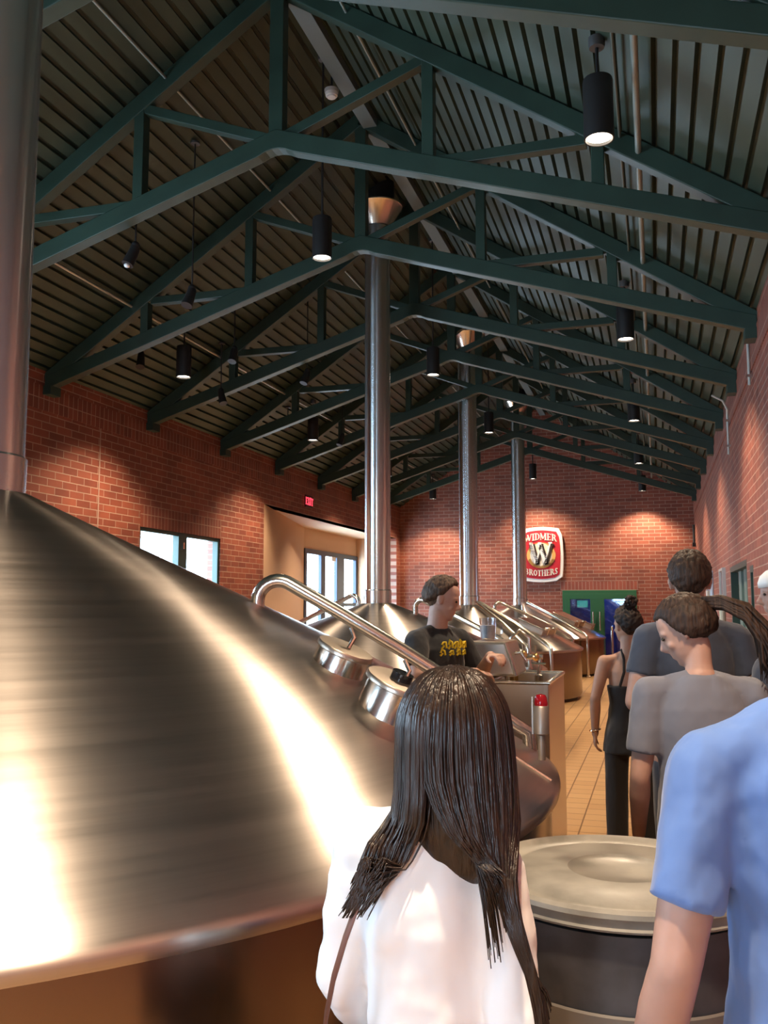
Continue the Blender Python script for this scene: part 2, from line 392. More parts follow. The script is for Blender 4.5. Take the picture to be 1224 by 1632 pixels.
# ------------------------------------------------------------------ roof trusses
TG = 'green steel roof trusses'
ORD = ['', 'nearest of the green steel roof trusses, cut by the top of the photo', 'second green roof truss, whole peak above the large kettle', 'third green roof truss, crossing in front of the first flue collar',
       'fourth green roof truss, just beyond the first flue collar', 'fifth green roof truss from the camera', 'sixth green roof truss, next to the second flue collar',
       'seventh green roof truss from the camera', 'eighth green roof truss from the camera', 'last green roof truss, closest to the far brick gable']
first = None
def make_truss(label, y):
    t = thing('roof_truss', label, 'truss', (XM, y, 0), 0, TG)
    hw = XR-XM-.0; tz = RIDGE; bz = 5.72; e = EAVE
    CW, CH = .12, .16
    def top(f): return tz-(tz-e)*f
    def bot(f): return bz-(bz-e)*f
    m = M(); m.bar((0,0,tz+.03), (-hw,0,e+.02), CW, CH); m.build('top_chord', TRUSS, t, bevel=.008, smooth=0)
    m = M(); m.bar((0,0,tz+.03), (hw,0,e+.02), CW, CH); m.build('top_chord', TRUSS, t, bevel=.008, smooth=0)
    m = M(); R = .22
    lo = [(-hw,e-.10),(-.16,bz-.145),(-.09,bz-.112),(-.03,bz-.098),(.03,bz-.098),(.09,bz-.112),(.16,bz-.145),(hw,e-.10)]
    m.prism(lo+[(hw,e+.07),(0,bz+.085),(-hw,e+.07)], 'y', -CW/2-.004, CW/2+.004)
    m.build('bottom_chord', TRUSS, t, bevel=.008, smooth=0)
    M().bar((0,0,bz), (0,0,tz), .13, .115, (0,1,0)).build('king_post', TRUSS, t, bevel=.006, smooth=0)
    for s in (-1, 1):
        for k in (1, 2):
            fk = k/3.0
            M().bar((s*hw*fk,0,bot(fk)), (s*hw*fk,0,top(fk)), .10, .11, (0,1,0)).build('web_post', TRUSS, t, bevel=.006, smooth=0)
            fp = (k-1)/3.0
            M().bar((s*hw*fk*.97,0,top(fk)-.02), (s*(hw*fp+.08),0,bot(fp)+.02), .095, .09).build('web_diagonal', TRUSS, t, bevel=.006, smooth=0)
        M().box(s*hw-.12 if s > 0 else -hw, s*hw if s > 0 else -hw+.12, -.1, .1, e-.17, e-.06).build('bearing_plate', TRUSS, t, smooth=0)
    return t
for k in range(1, 10):
    y = 9.383+(k-3)*2.37
    if first is None: first = make_truss(ORD[k], y)
    else: copy_tree(first, (XM, y, 0), ORD[k])

# roof pipes and conduits running the length of the hall
def pipe_along(name, x, r, y0, y1, label, cat, m_, off=-.03):
    z = roof_z(x, .135)-.12+off
    tag(M().tube([(x,y0,z),(x,(y0+y1)/2,z),(x,y1,z)], r, 10).build(name, m_), label, cat)
PIPEM = mat('galvanised_conduit', (.30,.33,.29), .4, .3); PIPEB = mat('dull_conduit', (.10,.115,.09), .5)
pipe_along('sprinkler_pipe', -.03, .024, YB+.1, YF-.1, 'pale pipe running down the right roof slope beside the hanging lamps', 'pipe', PIPEM, 0)
pipe_along('conduit', -.165, .012, YB+.1, YF-.1, 'thin twin of the pale pipe on the right roof slope, closer to the ridge', 'conduit', PIPEB, .05)
pipe_along('conduit', -2.42, .013, YB+.1, YF-.1, 'thin conduit running close to the ridge on the right slope', 'conduit', PIPEM, .03)
pipe_along('conduit', -4.17, .014, YB+.1, YF-.1, 'thin conduit high on the left roof slope', 'conduit', PIPEM, .04)
pipe_along('conduit', -5.975, .018, YB+.1, YF-.1, 'shiny conduit low on the left roof slope above the brick wall', 'conduit', mat('shiny_conduit', (.5,.5,.45), .3, .6), .03)
t = thing('wall_conduit', 'pale bent conduit at the top of the right brick wall', 'conduit', (XR-.03, 13.0, 3.7))
M().tube([(0,0,0),(0,0,.55),(0,-.03,.62),(-.06,-.12,.72),(-.2,-.14,.80)], .014, 8).build('tube', mat('pale_conduit', (.55,.55,.5), .35), t)
for z in (.1, .45): M().box(-.02, .03, -.035, .035, z, z+.03).build('strap', STEEL, t, smooth=0)
t = thing('wall_conduit', 'straight pale conduit under the eave, nearest on the right wall', 'conduit', (XR-.03, 10.0, 3.95))
M().tube([(0,0,0),(0,0,.5)], .014, 8).build('tube', mat('pale_conduit_2', (.55,.55,.5), .35), t)
for z in (.08,): M().box(-.02, .03, -.035, .035, z, z+.03).build('strap', STEEL, t, smooth=0)

# ------------------------------------------------------------------ pendant downlights
def downlight(x, y, z, label, power=LAMP_W):
    t = thing('pendant_lamp', label, 'lamp', (x, y, z), 0, 'black cylinder pendant lamps')
    rz_ = roof_z(x, .12)-z
    M().lathe([(.086,.03),(.088,.0),(.098,.0),(.098,.40),(.094,.415),(.03,.425),(.0,.425)], 28, close=False).build('housing', BLACK, t)
    hs = M().lathe([(.086,.02),(.0,.02)], 28, close=False); hs.build('lens', LENS, t)
    M().tube([(0,0,.42),(0,0,rz_-.04)], .011, 8).build('stem', BLACK, t)
    M().lathe([(.05,rz_-.07),(.055,rz_-.05),(.055,rz_),(.0,rz_)], 20).build('canopy', mat_canopy, t)
    l = bpy.data.lights.new('downlight', 'SPOT'); l.energy = power; l.color = LAMP_COL; l.spot_size = math.radians(118); l.spot_blend = .55; l.shadow_soft_size = .07
    o = bpy.data.objects.new('downlight', l); COL.objects.link(o); o.parent = t; o.location = (0,0,-.02)
    return t
mat_canopy = mat('canopy_paint', (.06,.06,.06), .5)
for x, y, z, lb, *pw in [
    (-.27, 5.84, 4.70, 'largest black cylinder pendant lamp, upper right, glowing brightest'),
    (-.25, 10.54, 4.70, 'second black pendant lamp down the right-hand row'),
    (-.27, 15.34, 4.70, 'third black pendant lamp down the right-hand row'),
    (-.28, 20.05, 4.70, 'fourth, small black pendant lamp down the right-hand row'),
    (-.28, 24.90, 4.70, 'last tiny pendant lamp of the right-hand row by the far wall'),
    (-3.09, 8.18, 5.10, 'black pendant lamp hanging left of the first flue collar under the ridge'),
    (-3.11, 12.97, 5.10, 'black pendant lamp between the first and second flues'),
    (-3.11, 17.72, 5.10, 'black pendant lamp close to the right of the second flue'),
    (-3.13, 24.60, 5.10, 'small pendant lamp above the round-cornered sign'),
    (-5.87, 10.43, 4.65, 'black pendant lamp nearest on the left, over the brick wall'),
    (-5.89, 15.19, 4.65, 'second black pendant lamp along the left brick wall'),
    (-5.93, 24.60, 4.65, 'tiny pendant lamp in the far left corner, left of the second flue'),
    (-5.88, 19.95, 4.65, 'pendant lamp of the left row hidden behind the first flue'),
    (-.27, 1.10, 4.70, 'pendant lamp of the right-hand row above the visitors', 900),
    (-5.87, 5.70, 4.65, 'pendant lamp of the left row beside the large kettle'),
    (-.27, -3.0, 4.70, 'pendant lamp of the right-hand row behind the camera', 900),
    (-5.87, .95, 4.65, 'pendant lamp of the left row behind the large kettle')]:
    downlight(x, y, z, lb, *pw)

# small black track heads hanging on thin stems
def track_head(x, y, z, top, rz, label, lens=False):
    t = thing('spotlight_head', label, 'spotlight', (x, y, z), rz, 'small unlit spotlight heads')
    M().tube([(0,0,.12),(0,0,top-z)], .009, 6).build('stem', BLACK, t)
    M().ball((0,0,.1), (.04,.04,.04), 12, 8).build('swivel', BLACK, t)
    M().tube([(0,0,.08),(-.02,-.02,.0),(-.05,-.05,-.10)], [.045,.05,.058], 14).build('lamp_body', BLACK, t)
    if lens: M().ball((-.052,-.052,-.11), (.03,.03,.022), 10, 6).build('bulb', WHITE, t)
    M().lathe([(.05,top-z-.02),(.05,top-z),(0,top-z)], 14).build('canopy', mat_canopy, t)
for x, y, z, rz, lb, ln in [
    (-4.62, 7.25, 4.95, 0, 'unlit black spotlight head with a pale bulb, below the second truss', True),
    (-4.40, 7.95, 4.75, .5, 'unlit black spotlight head on a long stem below the second truss', False),
    (-6.43, 10.30, 4.88, 1.2, 'unlit black spotlight head left of the nearest left pendant lamp', False),
    (-5.87, 11.50, 4.62, 1.8, 'unlit black spotlight head just right of the nearest left pendant lamp', False),
    (-5.30, 10.75, 4.98, .8, 'unlit black spotlight head against the third truss post', False),
    (-4.75, 12.00, 4.95, .3, 'unlit black spotlight head high between the third and fourth trusses', False),
    (-6.20, 14.75, 4.88, 1.0, 'unlit black spotlight head left of the second left pendant lamp', False),
    (-5.65, 16.10, 4.80, .2, 'unlit black spotlight head right of the second left pendant lamp', False)]:
    track_head(x, y, z, roof_z(x, .13), rz, lb, ln)

# smoke detectors
def detector(x, y, z, label):
    t = thing('smoke_detector', label, 'smoke detector', (x, y, z))
    M().lathe([(0,-.055),(.045,-.05),(.05,-.035),(.062,-.032),(.066,0),(0,0)], 24).build('sensor', WHITE, t)
    M().lathe([(.07,0),(.075,.035),(0,.035)], 24).build('base', mat('detector_base', (.5,.48,.44), .5), t)
    M().tube([(0,0,.035),(0,0,roof_z(x,.12)-z)], .012, 8).build('stem', BLACK, t)
detector(-3.06, 8.35, 6.93, 'white round smoke detector near the ridge above the first pendant')
detector(-2.95, 16.9, 6.85, 'tiny white smoke detector near the ridge by the second flue collar')

# ------------------------------------------------------------------ kettles
def kettle(label, cx, cy, R, zr, slope, stack_r, idx):
    t = thing('brew_kettle', label, 'kettle', (cx, cy, 0), 0, 'stainless brewing kettles with conical tops')
    if idx: del t['group']; t['group'] = 'stainless brewing kettles with conical tops'
    r0 = stack_r+.03
    def cz(r): return zr+(R-r)*slope+.018*R*math.sin(PI*min(1,r/R)**2)
    # rounded rim then the cone
    pr = [(R-.03,zr-.045),(R-.004,zr-.04),(R,zr-.02),(R-.004,zr-.003),(R-.02,zr+.008)]
    n = 26
    for i in range(n+1):
        r = R-.03+(r0-(R-.03))*i/n; pr.append((r, cz(r)))
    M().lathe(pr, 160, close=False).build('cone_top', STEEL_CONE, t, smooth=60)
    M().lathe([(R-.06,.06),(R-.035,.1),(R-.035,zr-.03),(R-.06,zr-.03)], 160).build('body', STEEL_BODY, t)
    M().lathe([(R-.12,0),(R-.12,.07),(R-.2,.07)], 96).build('plinth', mat('kettle_plinth', (.05,.045,.04), .6), t)
    zc = cz(r0); ztop = roof_z(cx, .13)
    st = M().lathe([(stack_r,zc-.03),(stack_r,ztop-.02)], 56).build('flue', STEEL_STACK, t)
    M().lathe([(stack_r+.008,zc-.02),(stack_r+.012,zc+.16),(stack_r+.002,zc+.17)], 56, close=False).build('collar', STEEL_STACK, st)
    fr = stack_r
    M().lathe([(fr+.01,ztop-.46),(fr*1.55+.06,ztop-.20),(fr*1.55+.075,ztop-.19),(fr*1.55+.075,ztop-.175),(fr,ztop-.18)], 56, close=False).build('storm_collar', mat('flare_steel_%d' % idx, (.72,.62,.52), .25, 1.0), st)
    M().lathe([(fr*1.15+.03,ztop-.30),(fr*1.15+.03,ztop+.25)], 40).build('roof_sleeve', BLACK, st)
    return t, cz
K1, cz1 = kettle('very large brushed steel kettle with a broad cone filling the lower left', -2.885, 3.30, 2.53, 1.0, .50, .205, 1)
K2, cz2 = kettle('second steel kettle from the camera, directly behind the person in the black T-shirt', -3.38, 11.01, 2.1, .9, .415, .165, 2)
K3, cz3 = kettle('third steel kettle from the camera, to the right behind the glass pitcher', -3.38, 16.90, 2.08, .9, .415, .175, 3)
K4, cz4 = kettle('last steel kettle, nearest the green door in the far wall', -3.33, 23.20, 2.1, .9, .415, .175, 4)

def polar(r, deg, z): a = math.radians(deg); return (r*math.cos(a), r*math.sin(a), z)
def arc_pipe(K, cz, deg, ra, rb, h, pr_):
    """cleaning pipe: leaves the cone, bends round and runs down above it to the rim"""
    B = .09; pts = [polar(ra-.02, deg, cz(ra)-.05), polar(ra-.02, deg, cz(ra)+.01)]
    z0 = cz(ra)+h-.05; sl = (cz(ra)-cz(ra+.4))/.4; end = math.atan(sl)+PI/2
    for k in range(9):
        q = end*k/8; pts.append(polar(ra-.02+B*(1-math.cos(q)), deg, z0+B*math.sin(q)))
    e0 = pts[-1]; r_e = ra-.02+B*(1-math.cos(end)); off = e0[2]-cz(r_e)
    for k in range(1, 5):
        r_ = r_e+(rb-r_e)*k/4; pts.append(polar(r_, deg, cz(r_)+off+(h*.8-off)*k/4))
    pts.append(polar(rb+.05, deg, cz(rb)+h*.4)); pts.append(polar(rb+.055, deg, cz(rb)-.05))
    return M().tube(pts, pr_, 16).build('wash_pipe', STEEL, K)
arc_pipe(K1, cz1, 15, 1.29, 2.38, .070, .030)
# manway necks on the big kettle
def manway(K, cz, deg, r, rad, hh, lidh, lean=.0, hole=False):
    a = math.radians(deg); c = Vector((r*math.cos(a), r*math.sin(a), cz(r)-.06))
    n = Vector((math.cos(a)*.45, math.sin(a)*.45, 1)).normalized()
    m = M(); m.lathe([(rad*1.04,0),(rad*1.04,.05),(rad,.06),(rad,hh)], 36)
    q = Vector((0,0,1)).rotation_difference(n).to_matrix().to_4x4(); q.translation = c; m.xform(q)
    nk = m.build('manway_neck', STEEL, K)
    l = M().lathe([(rad*1.0,hh-.005),(rad*1.1,hh),(rad*1.1,hh+lidh),(rad*1.06,hh+lidh+.006),(0,hh+lidh+.012)], 36); l.xform(q); l.build('lid', STEEL_BR, nk)
    if hole:
        g = M().lathe([(rad*.35,hh+lidh+.008),(rad*.35,hh+lidh+.035),(rad*.30,hh+lidh+.036),(0,hh+lidh+.03)], 24); g.xform(q); g.build('sight_glass', mat('dark_sight_glass', (.01,.01,.012), .1), nk)
    h = M().tube([(rad*.15,-.02,hh+lidh+.01),(rad*.15,0,hh+lidh+.05),(-rad*.15,.01,hh+lidh+.075)], .008, 8); h.xform(q); h.build('handle', STEEL, nk)
manway(K1, cz1, -4.0, 1.74, .098, .115, .012)
manway(K1, cz1, -8.5, 2.0, .108, .15, .012, hole=True)
def reflection_line(K, cz, deg, ra, rb):
    pts = [polar(ra+(rb-ra)*i/8, deg, cz(ra+(rb-ra)*i/8)+.002) for i in range(9)]
    M().tube(pts, .006, 6).build('reflection_edge', STEEL, K)
reflection_line(K1, cz1, 2.5, 1.9, 2.50)  # added thin tube stands in for a bright reflection edge on the cone
# second kettle pipe and manway, third and fourth kettles: long pipes, hatches, feet
arc_pipe(K2, cz2, -12, .55, 1.95, .14, .035)
arc_pipe(K2, cz2, 168, .3, 1.9, .10, .03)
def long_pipe(K, cz, deg, ra, R, rpipe=.035, base=.03):
    pts = [polar(ra, deg, cz(ra)+.08), polar(R*.6, deg, cz(R*.6)+.09), polar(R-.02, deg, cz(R-.02)+.10), polar(R+.08, deg, cz(R)+.04), polar(R+.09, deg, .5), polar(R+.09, deg, base)]
    p = M().tube(pts, rpipe, 12).build('drain_pipe', STEEL, K)
    M().lathe([(rpipe*1.9,base-.03),(rpipe*1.9,base),(rpipe,base+.02)], 16, polar(R+.09, deg, 0)).build('foot', STEEL, p)
long_pipe(K3, cz3, -52, .3, 2.08); long_pipe(K3, cz3, -40, .3, 2.08)
long_pipe(K4, cz4, -37, .25, 2.1)
arc_pipe(K3, cz3, 20, .5, 1.9, .12, .03); arc_pipe(K4, cz4, -75, .5, 1.6, .12, .03)
def hatch(K, cz, deg, r, w_, l_, h_=.07):
    a = math.radians(deg); c = Vector((r*math.cos(a), r*math.sin(a), cz(r)))
    mx = Matrix.Translation(c) @ Matrix.Rotation(a, 4, 'Z') @ Matrix.Rotation(.39, 4, 'Y')
    m = M().box(-l_/2, l_/2, -w_/2, w_/2, -.04, h_); m.xform(mx); o = m.build('hatch', STEEL_BR, K, bevel=.012)
    m = M(); m.box(-l_/2-.02, l_/2+.02, -w_/2-.02, w_/2+.02, h_, h_+.02); m.xform(mx); m.build('hatch_lid', STEEL, o, bevel=.006)
    for s in (-1, 1):
        m = M().tube([(l_/2-.02, s*w_*.3, h_+.02), (l_/2+.05, s*w_*.3, h_+.06), (l_/2+.05, s*w_*.3, .0)], .014, 8); m.xform(mx); m.build('clamp', STEEL, o)
hatch(K3, cz3, -18, 1.35, .5, .5, .10); hatch(K4, cz4, -20, 1.3, .55, .6, .12); hatch(K4, cz4, 10, 1.5, .5, .5, .10)

# warning light on the kettle rim
t = thing('beacon_light', 'red domed warning light on a grey steel post at the large kettle rim', 'warning light', (-.455, 3.70, 1.045))
STB = mat('beacon_steel', (.33,.29,.26), .45, .8)
M().lathe([(.015,0),(.015,.115),(.0,.115)], 20).build('post', STB, t)
M().lathe([(.016,.095),(.030,.103),(.032,.205),(.027,.212),(0,.212)], 24).build('housing', STB, t)
M().lathe([(.026,.211),(.027,.222),(.024,.243),(.018,.254),(0,.258)], 24).build('red_dome', mat('red_dome', (.40,.006,.015), .15, 0, Transmission_Weight=.3), t)
M().box(-.037, -.031, -.008, .008, .10, .245).build('mounting_strap', STB, t, smooth=0)

# ------------------------------------------------------------------ control console, sink and pitcher
t = thing('control_console', 'stainless steel cowl with a flat top carrying the glass pitcher', 'console', (-1.09, 6.0, 0))
M().prism([(-.12,0),(.015,0),(.015,1.19),(.20,1.19),(.13,1.42),(-.12,1.42)], 'y', 0, .5).build('cowl', STEEL_BR, t, smooth=0, bevel=.02)
M().tube([(.13,-.015,1.41),(.17,-.015,1.29),(.195,-.015,1.20)], .012, 8).build('edge_rail', STEEL, t)
t = thing('pitcher', 'clear glass pitcher with a handle on top of the steel cowl', 'pitcher', (-1.11, 6.17, 1.422))
M().lathe([(.0,.0),(.050,.0),(.054,.01),(.058,.145),(.060,.150),(.055,.150),(.050,.015),(.0,.012)], 28, close=False).build('jug', PITCHER, t)
M().tube([(.056,0,.125),(.085,0,.128),(.098,0,.105),(.096,0,.05),(.082,0,.028),(.053,0,.03)], .007, 8).build('handle', PITCHER, t)
M().lathe([(0,.013),(.049,.015),(.053,.10),(0,.10)], 24, close=False).build('frosted_water', mat('water_in_pitcher', (.88,.9,.9), .4), t)
t = thing('sink_cabinet', 'open-topped stainless steel sink cabinet right of the kettle rim', 'sink', (-.87, 6.45, 0))
m = M(); X0, X1, Y0, Y1, H = -.19, .19, -.52, .47, 1.16
m.box(X0, X1, Y0, Y0+.03, .0, H); m.box(X0, X1, Y1-.03, Y1, .0, H); m.box(X0, X0+.03, Y0, Y1, 0, H); m.box(X1-.03, X1, Y0, Y1, 0, H); m.box(X0+.02, X1-.02, Y0+.02, Y1-.02, 0, .95)
m.build('basin', STEEL_BR, t, smooth=0, bevel=.006)
m = M(); m.tube([(X0,Y0,H),(X1,Y0,H),(X1,Y1,H),(X0,Y1,H),(X0,Y0,H)], .012, 8); m.build('rim', STEEL, t)
for k, (bx, by) in enumerate(((-.10,-.05),(.06,.05))):
    b = M().lathe([(.022,.95),(.022,1.10),(.03,1.12),(.03,1.17),(.012,1.18),(.012,1.24),(0,1.24)], 16, (bx,by,0)).build('valve', BRASS if k == 0 else STEEL, t)
    M().tube([(bx-.05,by,1.25),(bx+.05,by,1.25)], .008, 8).build('valve_handle', STEEL, b)
M().tube([(-.12,-.25,.95),(-.12,-.25,1.26),(-.09,-.25,1.33),(-.02,-.25,1.34),(.02,-.25,1.28)], .012, 10).build('tap', STEEL, t)
t = thing('valve_manifold', 'cluster of brass and steel valves beside the steel cowl', 'valves', (-.96, 7.0, 1.17))
m = M(); m.tube([(-.16,0,.10),(.12,0,.10)], .02, 10); m.build('header_pipe', STEEL, t)
M().tube([(-.12,0,-.2),(-.12,0,.24),(-.05,0,.30),(.02,0,.24),(.02,0,.10)], .014, 10).build('loop_pipe', STEEL, t)
for k in range(3):
    b = M().ball((-.11+k*.09,-.02,.10+.02*(k%2)), (.028,.028,.03), 12, 8).build('valve_body', BRASS, t)
    M().tube([(-.11+k*.09,-.02,.12),(-.11+k*.09,-.04,.19)], .008, 8).build('valve_stem', STEEL, b)
M().tube([(.1,0,-1.17),(.1,0,.1)], .016, 10).build('standpipe', STEEL, t)

# ------------------------------------------------------------------ bin with lid
t = thing('waste_bin', 'tall round grey drum with a pale clip-on lid in the foreground', 'bin', (-.115, 2.50, 0))
DRUM = add_noise(mat('drum_plastic', (.052,.052,.058), .45), (14,14,14), .3, 0, 4)
M().lathe([(.0,.0),(.28,.0),(.29,.02),(.322,.60),(.330,.62),(.330,.65),(.328,.67),(.340,.92),(.0,.92)], 72).build('drum', DRUM, t)
M().lathe([(.330,.665),(.337,.67),(.340,.745),(.336,.75),(.328,.74),(.328,.67)], 72, close=False).build('band', mat('drum_band', (.17,.15,.13), .4), t)
LID = add_noise(mat('dusty_lid', (.23,.215,.185), .4), (9,9,9), .35, .15, 7, (.3,.6))
M().lathe([(.343,.930),(.356,.932),(.358,.937),(.354,.942),(.355,.955),(.359,.962),(.356,.972),(.342,.978),(.33,.966),(.30,.956),(.275,.962),(.26,.974),(.13,.978),(.12,.970),(.02,.970),(0,.970)], 96).build('lid', LID, t)

# ------------------------------------------------------------------ right wall fittings
PALE = mat('pale_metal', (.55,.58,.55), .35, .6)
t = thing('wall_panel', 'shiny narrow metal panel on the right wall, farther of the two', 'panel', (XR, 19.0, 0))
M().box(-.05, 0, -.9, .9, 1.5, 2.32).build('plate', mat('bluish_metal', (.55,.65,.75), .3, .8), t, smooth=0, bevel=.01)
for z in (1.98, 2.12): M().box(-.07, -.05, -.5, .5, z, z+.05).build('bar', STEEL, t, smooth=0)
M().tube([(-.07,-.3,1.52),(-.07,-.3,1.95)], .04, 10).build('tube', WHITE, t)
t = thing('gauge_board', 'tall framed gauge on the right wall beside the green window', 'gauge', (XR, 15.3, 0))
m = M(); m.box(-.05, 0, -.42, -.34, 1.8, 2.24); m.box(-.05, 0, .34, .42, 1.8, 2.24); m.box(-.05, 0, -.42, .42, 2.2, 2.24); m.box(-.05, 0, -.42, .42, 1.78, 1.83); m.build('frame', PALE, t, smooth=0)
M().box(-.02, 0, -.35, .35, 1.82, 2.21).build('dial_plate', mat('maroon_plate', (.12,.05,.06), .4), t, smooth=0)
M().tube([(-.04,-.05,1.2),(-.04,-.05,1.8)], .05, 12).build('tube', mat('pale_green_tube', (.55,.62,.5), .35), t)
M().box(-.03, 0, .1, .3, 1.2, 1.8).build('backing_strip', DARKG, t, smooth=0)
t = thing('wall_valve', 'small pale valve fitting on the right wall near the far corner', 'valve', (XR, 22.6, 1.55))
M().tube([(-.04,0,0),(-.04,0,.55)], .03, 10).build('pipe', PALE, t)
M().lathe([(.02,0),(.09,.01),(.09,.04),(.02,.05)], 16, (-.08,0,.3)).build('hand_wheel', WHITE, t)
M().box(-.16, 0, -.16, .16, .14, .26).build('valve_box', PALE, t, smooth=0, bevel=.01)
t = thing('security_camera', 'small dark bracket fixture high in the far right corner', 'fixture', (XR-.03, 25.3, 3.3))
M().tube([(0,0,.5),(0,0,0),(.0,-.02,-.03),(0,-.25,-.05)], .035, 8).build('arm', BLACK, t)
M().box(-.06, .02, -.4, -.2, -.1, .0).build('head', BLACK, t, smooth=0)

# exit sign over the alcove (lettering seen red)
def strokes(m, text, size, th, depth, gap=.25, at=(0,0), wscale=1.0):
    """serif capitals from strokes in the x-z plane, front at y=0, width in em; returns width"""
    G = {
     'W': (1.15, [((.05,1),(.30,0),.20),((.30,0),(.58,.9),.09),((.50,1),(.78,0),.20),((.78,0),(1.08,1),.09)], [(-.03,.14,1),(.42,.62,1),(.98,1.18,1)]),
     'I': (.40, [((.2,0),(.2,1),.20)], [(.03,.37,1),(.03,.37,0)]),
     'D': (.78, [((.18,0),(.18,1),.19),((.18,.97),(.45,.97),.06),((.45,.97),(.66,.78),.12),((.66,.78),(.70,.5),.18),((.70,.5),(.66,.22),.18),((.66,.22),(.45,.03),.12),((.45,.03),(.18,.03),.06)], [(.0,.3,1),(.0,.3,0)]),
     'M': (1.1, [((.14,0),(.14,1),.08),((.16,1),(.52,.1),.20),((.52,.1),(.88,1),.09),((.92,0),(.92,1),.20)], [(.0,.3,1),(.0,.28,0),(.76,1.06,1),(.76,1.08,0)]),
     'E': (.70, [((.18,0),(.18,1),.19),((.18,.97),(.62,.97),.07),((.18,.5),(.5,.5),.07),((.18,.03),(.64,.03),.07),((.61,.8),(.61,1),.06),((.63,0),(.63,.2),.06),((.5,.4),(.5,.6),.05)], [(.0,.3,1),(.0,.3,0)]),
     'R': (.82, [((.18,0),(.18,1),.19),((.18,.97),(.45,.97),.06),((.45,.97),(.60,.76),.17),((.60,.76),(.45,.52),.13),((.45,.52),(.18,.52),.06),((.42,.52),(.72,.02),.18)], [(.0,.3,1),(.0,.3,0),(.62,.86,0)]),
     'B': (.76, [((.18,0),(.18,1),.19),((.18,.97),(.45,.97),.06),((.45,.97),(.58,.76),.16),((.58,.76),(.45,.53),.12),((.45,.53),(.18,.53),.06),((.45,.53),(.64,.28),.17),((.64,.28),(.45,.03),.13),((.45,.03),(.18,.03),.06)], [(.0,.3,1),(.0,.3,0)]),
     'O': (.74, [((.37,.98),(.14,.75),.14),((.14,.75),(.10,.5),.18),((.10,.5),(.14,.25),.18),((.14,.25),(.37,.02),.14),((.37,.02),(.60,.25),.14),((.60,.25),(.64,.5),.18),((.64,.5),(.60,.75),.18),((.60,.75),(.37,.98),.14)], []),
     'T': (.72, [((.36,0),(.36,1),.20),((.03,.97),(.69,.97),.07),((.04,.8),(.04,1),.06),((.68,.8),(.68,1),.06)], [(.2,.52,0)]),
     'H': (.86, [((.18,0),(.18,1),.18),((.68,0),(.68,1),.18),((.18,.5),(.68,.5),.07)], [(.02,.34,1),(.02,.34,0),(.52,.84,1),(.52,.84,0)]),
     'S': (.60, [((.54,.82),(.32,.98),.10),((.32,.98),(.12,.80),.15),((.12,.80),(.30,.54),.19),((.30,.54),(.50,.25),.20),((.50,.25),(.30,.02),.15),((.30,.02),(.05,.16),.10),((.55,.72),(.55,.98),.05),((.05,.02),(.05,.28),.05)], []),
     'X': (.8, [((.1,1),(.7,0),.19),((.7,1),(.1,0),.09)], [(0,.24,1),(.56,.8,1),(0,.24,0),(.56,.8,0)]),
    }
    def total(): return sum(G[c][0]+gap*.3 for c in text)*size*wscale
    x = at[0]-total()/2
    out = []
    for c in text:
        wd, st, sf = G[c]
        for (a_, b_, w_) in st:
            p = Vector((x+a_[0]*size*wscale, 0, at[1]+a_[1]*size)); q = Vector((x+b_[0]*size*wscale, 0, at[1]+b_[1]*size))
            m.bar(p, q, depth, w_*size*th, (0,1,0) if False else (0.001,0,1) if abs((q-p).normalized().z) < .98 else (1,0,0))
        for (a_, b_, z_) in sf:
            m.box(x+a_*size*wscale, x+b_*size*wscale, -depth/2, depth/2, at[1]+z_*size-.03*size, at[1]+z_*size+.03*size)
        x += (wd+gap*.3)*size*wscale
t = thing('exit_sign', 'small red glowing exit sign high on the left brick wall', 'sign', (XL+.045, 18.2, 3.80))
M().box(-.045, -.005, -.19, .19, -.02, .24).build('housing', mat('exit_housing', (.05,.01,.012), .5), t, smooth=0)
m = M(); strokes(m, 'EXIT', .15, 1.0, .006, .3, (0,.035)); m.xform(Matrix.Rotation(PI/2, 4, 'Z')); m.build('lettering', EXITRED, t, smooth=0)

# ------------------------------------------------------------------ brewery sign on the far wall
SG = (-3.055, YF-.10, 3.09)
t = thing('wall_sign', 'red and gold sign with white border and rounded sides on far brick wall', 'sign', SG)
def barrel(wx, hz, bulge, n=14, cr=.10):
    pts = []
    def side(p, q, nx, nz, b):
        for i in range(n): 
            u = i/n; pts.append((p[0]+(q[0]-p[0])*u+nx*b*math.sin(PI*u), p[1]+(q[1]-p[1])*u+nz*b*math.sin(PI*u)))
    side((-wx+cr,-hz),(wx-cr,-hz),0,-1,bulge); side((wx-cr*.1,-hz+cr),(wx-cr*.1,hz-cr),1,0,bulge*.7)
    side((wx-cr,hz),(-wx+cr,hz),0,1,bulge); side((-wx+cr*.1,hz-cr),(-wx+cr*.1,-hz+cr),-1,0,bulge*.7)
    return pts
CREAM = mat('sign_cream', (.86,.80,.68), .5); SRED = mat('sign_red', (.55,.02,.035), .45); SGOLD = mat('sign_gold', (.72,.42,.13), .45); SDK = mat('sign_dark', (.05,.03,.02), .5)
SWHT = mat('sign_white', (.88,.85,.82), .5)
M().prism(barrel(.59,.725,.05), 'y', .0, .09).build('border', SWHT, t, smooth=0, bevel=.012)
M().prism(barrel(.50,.63,.05,cr=.07), 'y', -.012, .01).build('red_field', SRED, t, smooth=0)
m = M(); m.prism([(.40*math.cos(2*PI*i/40), .0-.02+.36*math.sin(2*PI*i/40)) for i in range(40)], 'y', -.020, .0); m.build('gold_wreath', SGOLD, t, smooth=0)
m = M(); m.prism([(.30*math.cos(2*PI*i/40), -.02+.345*math.sin(2*PI*i/40)) for i in range(40)], 'y', -.026, .0)
m.build('cream_disc', CREAM, t, smooth=0)
m = M()
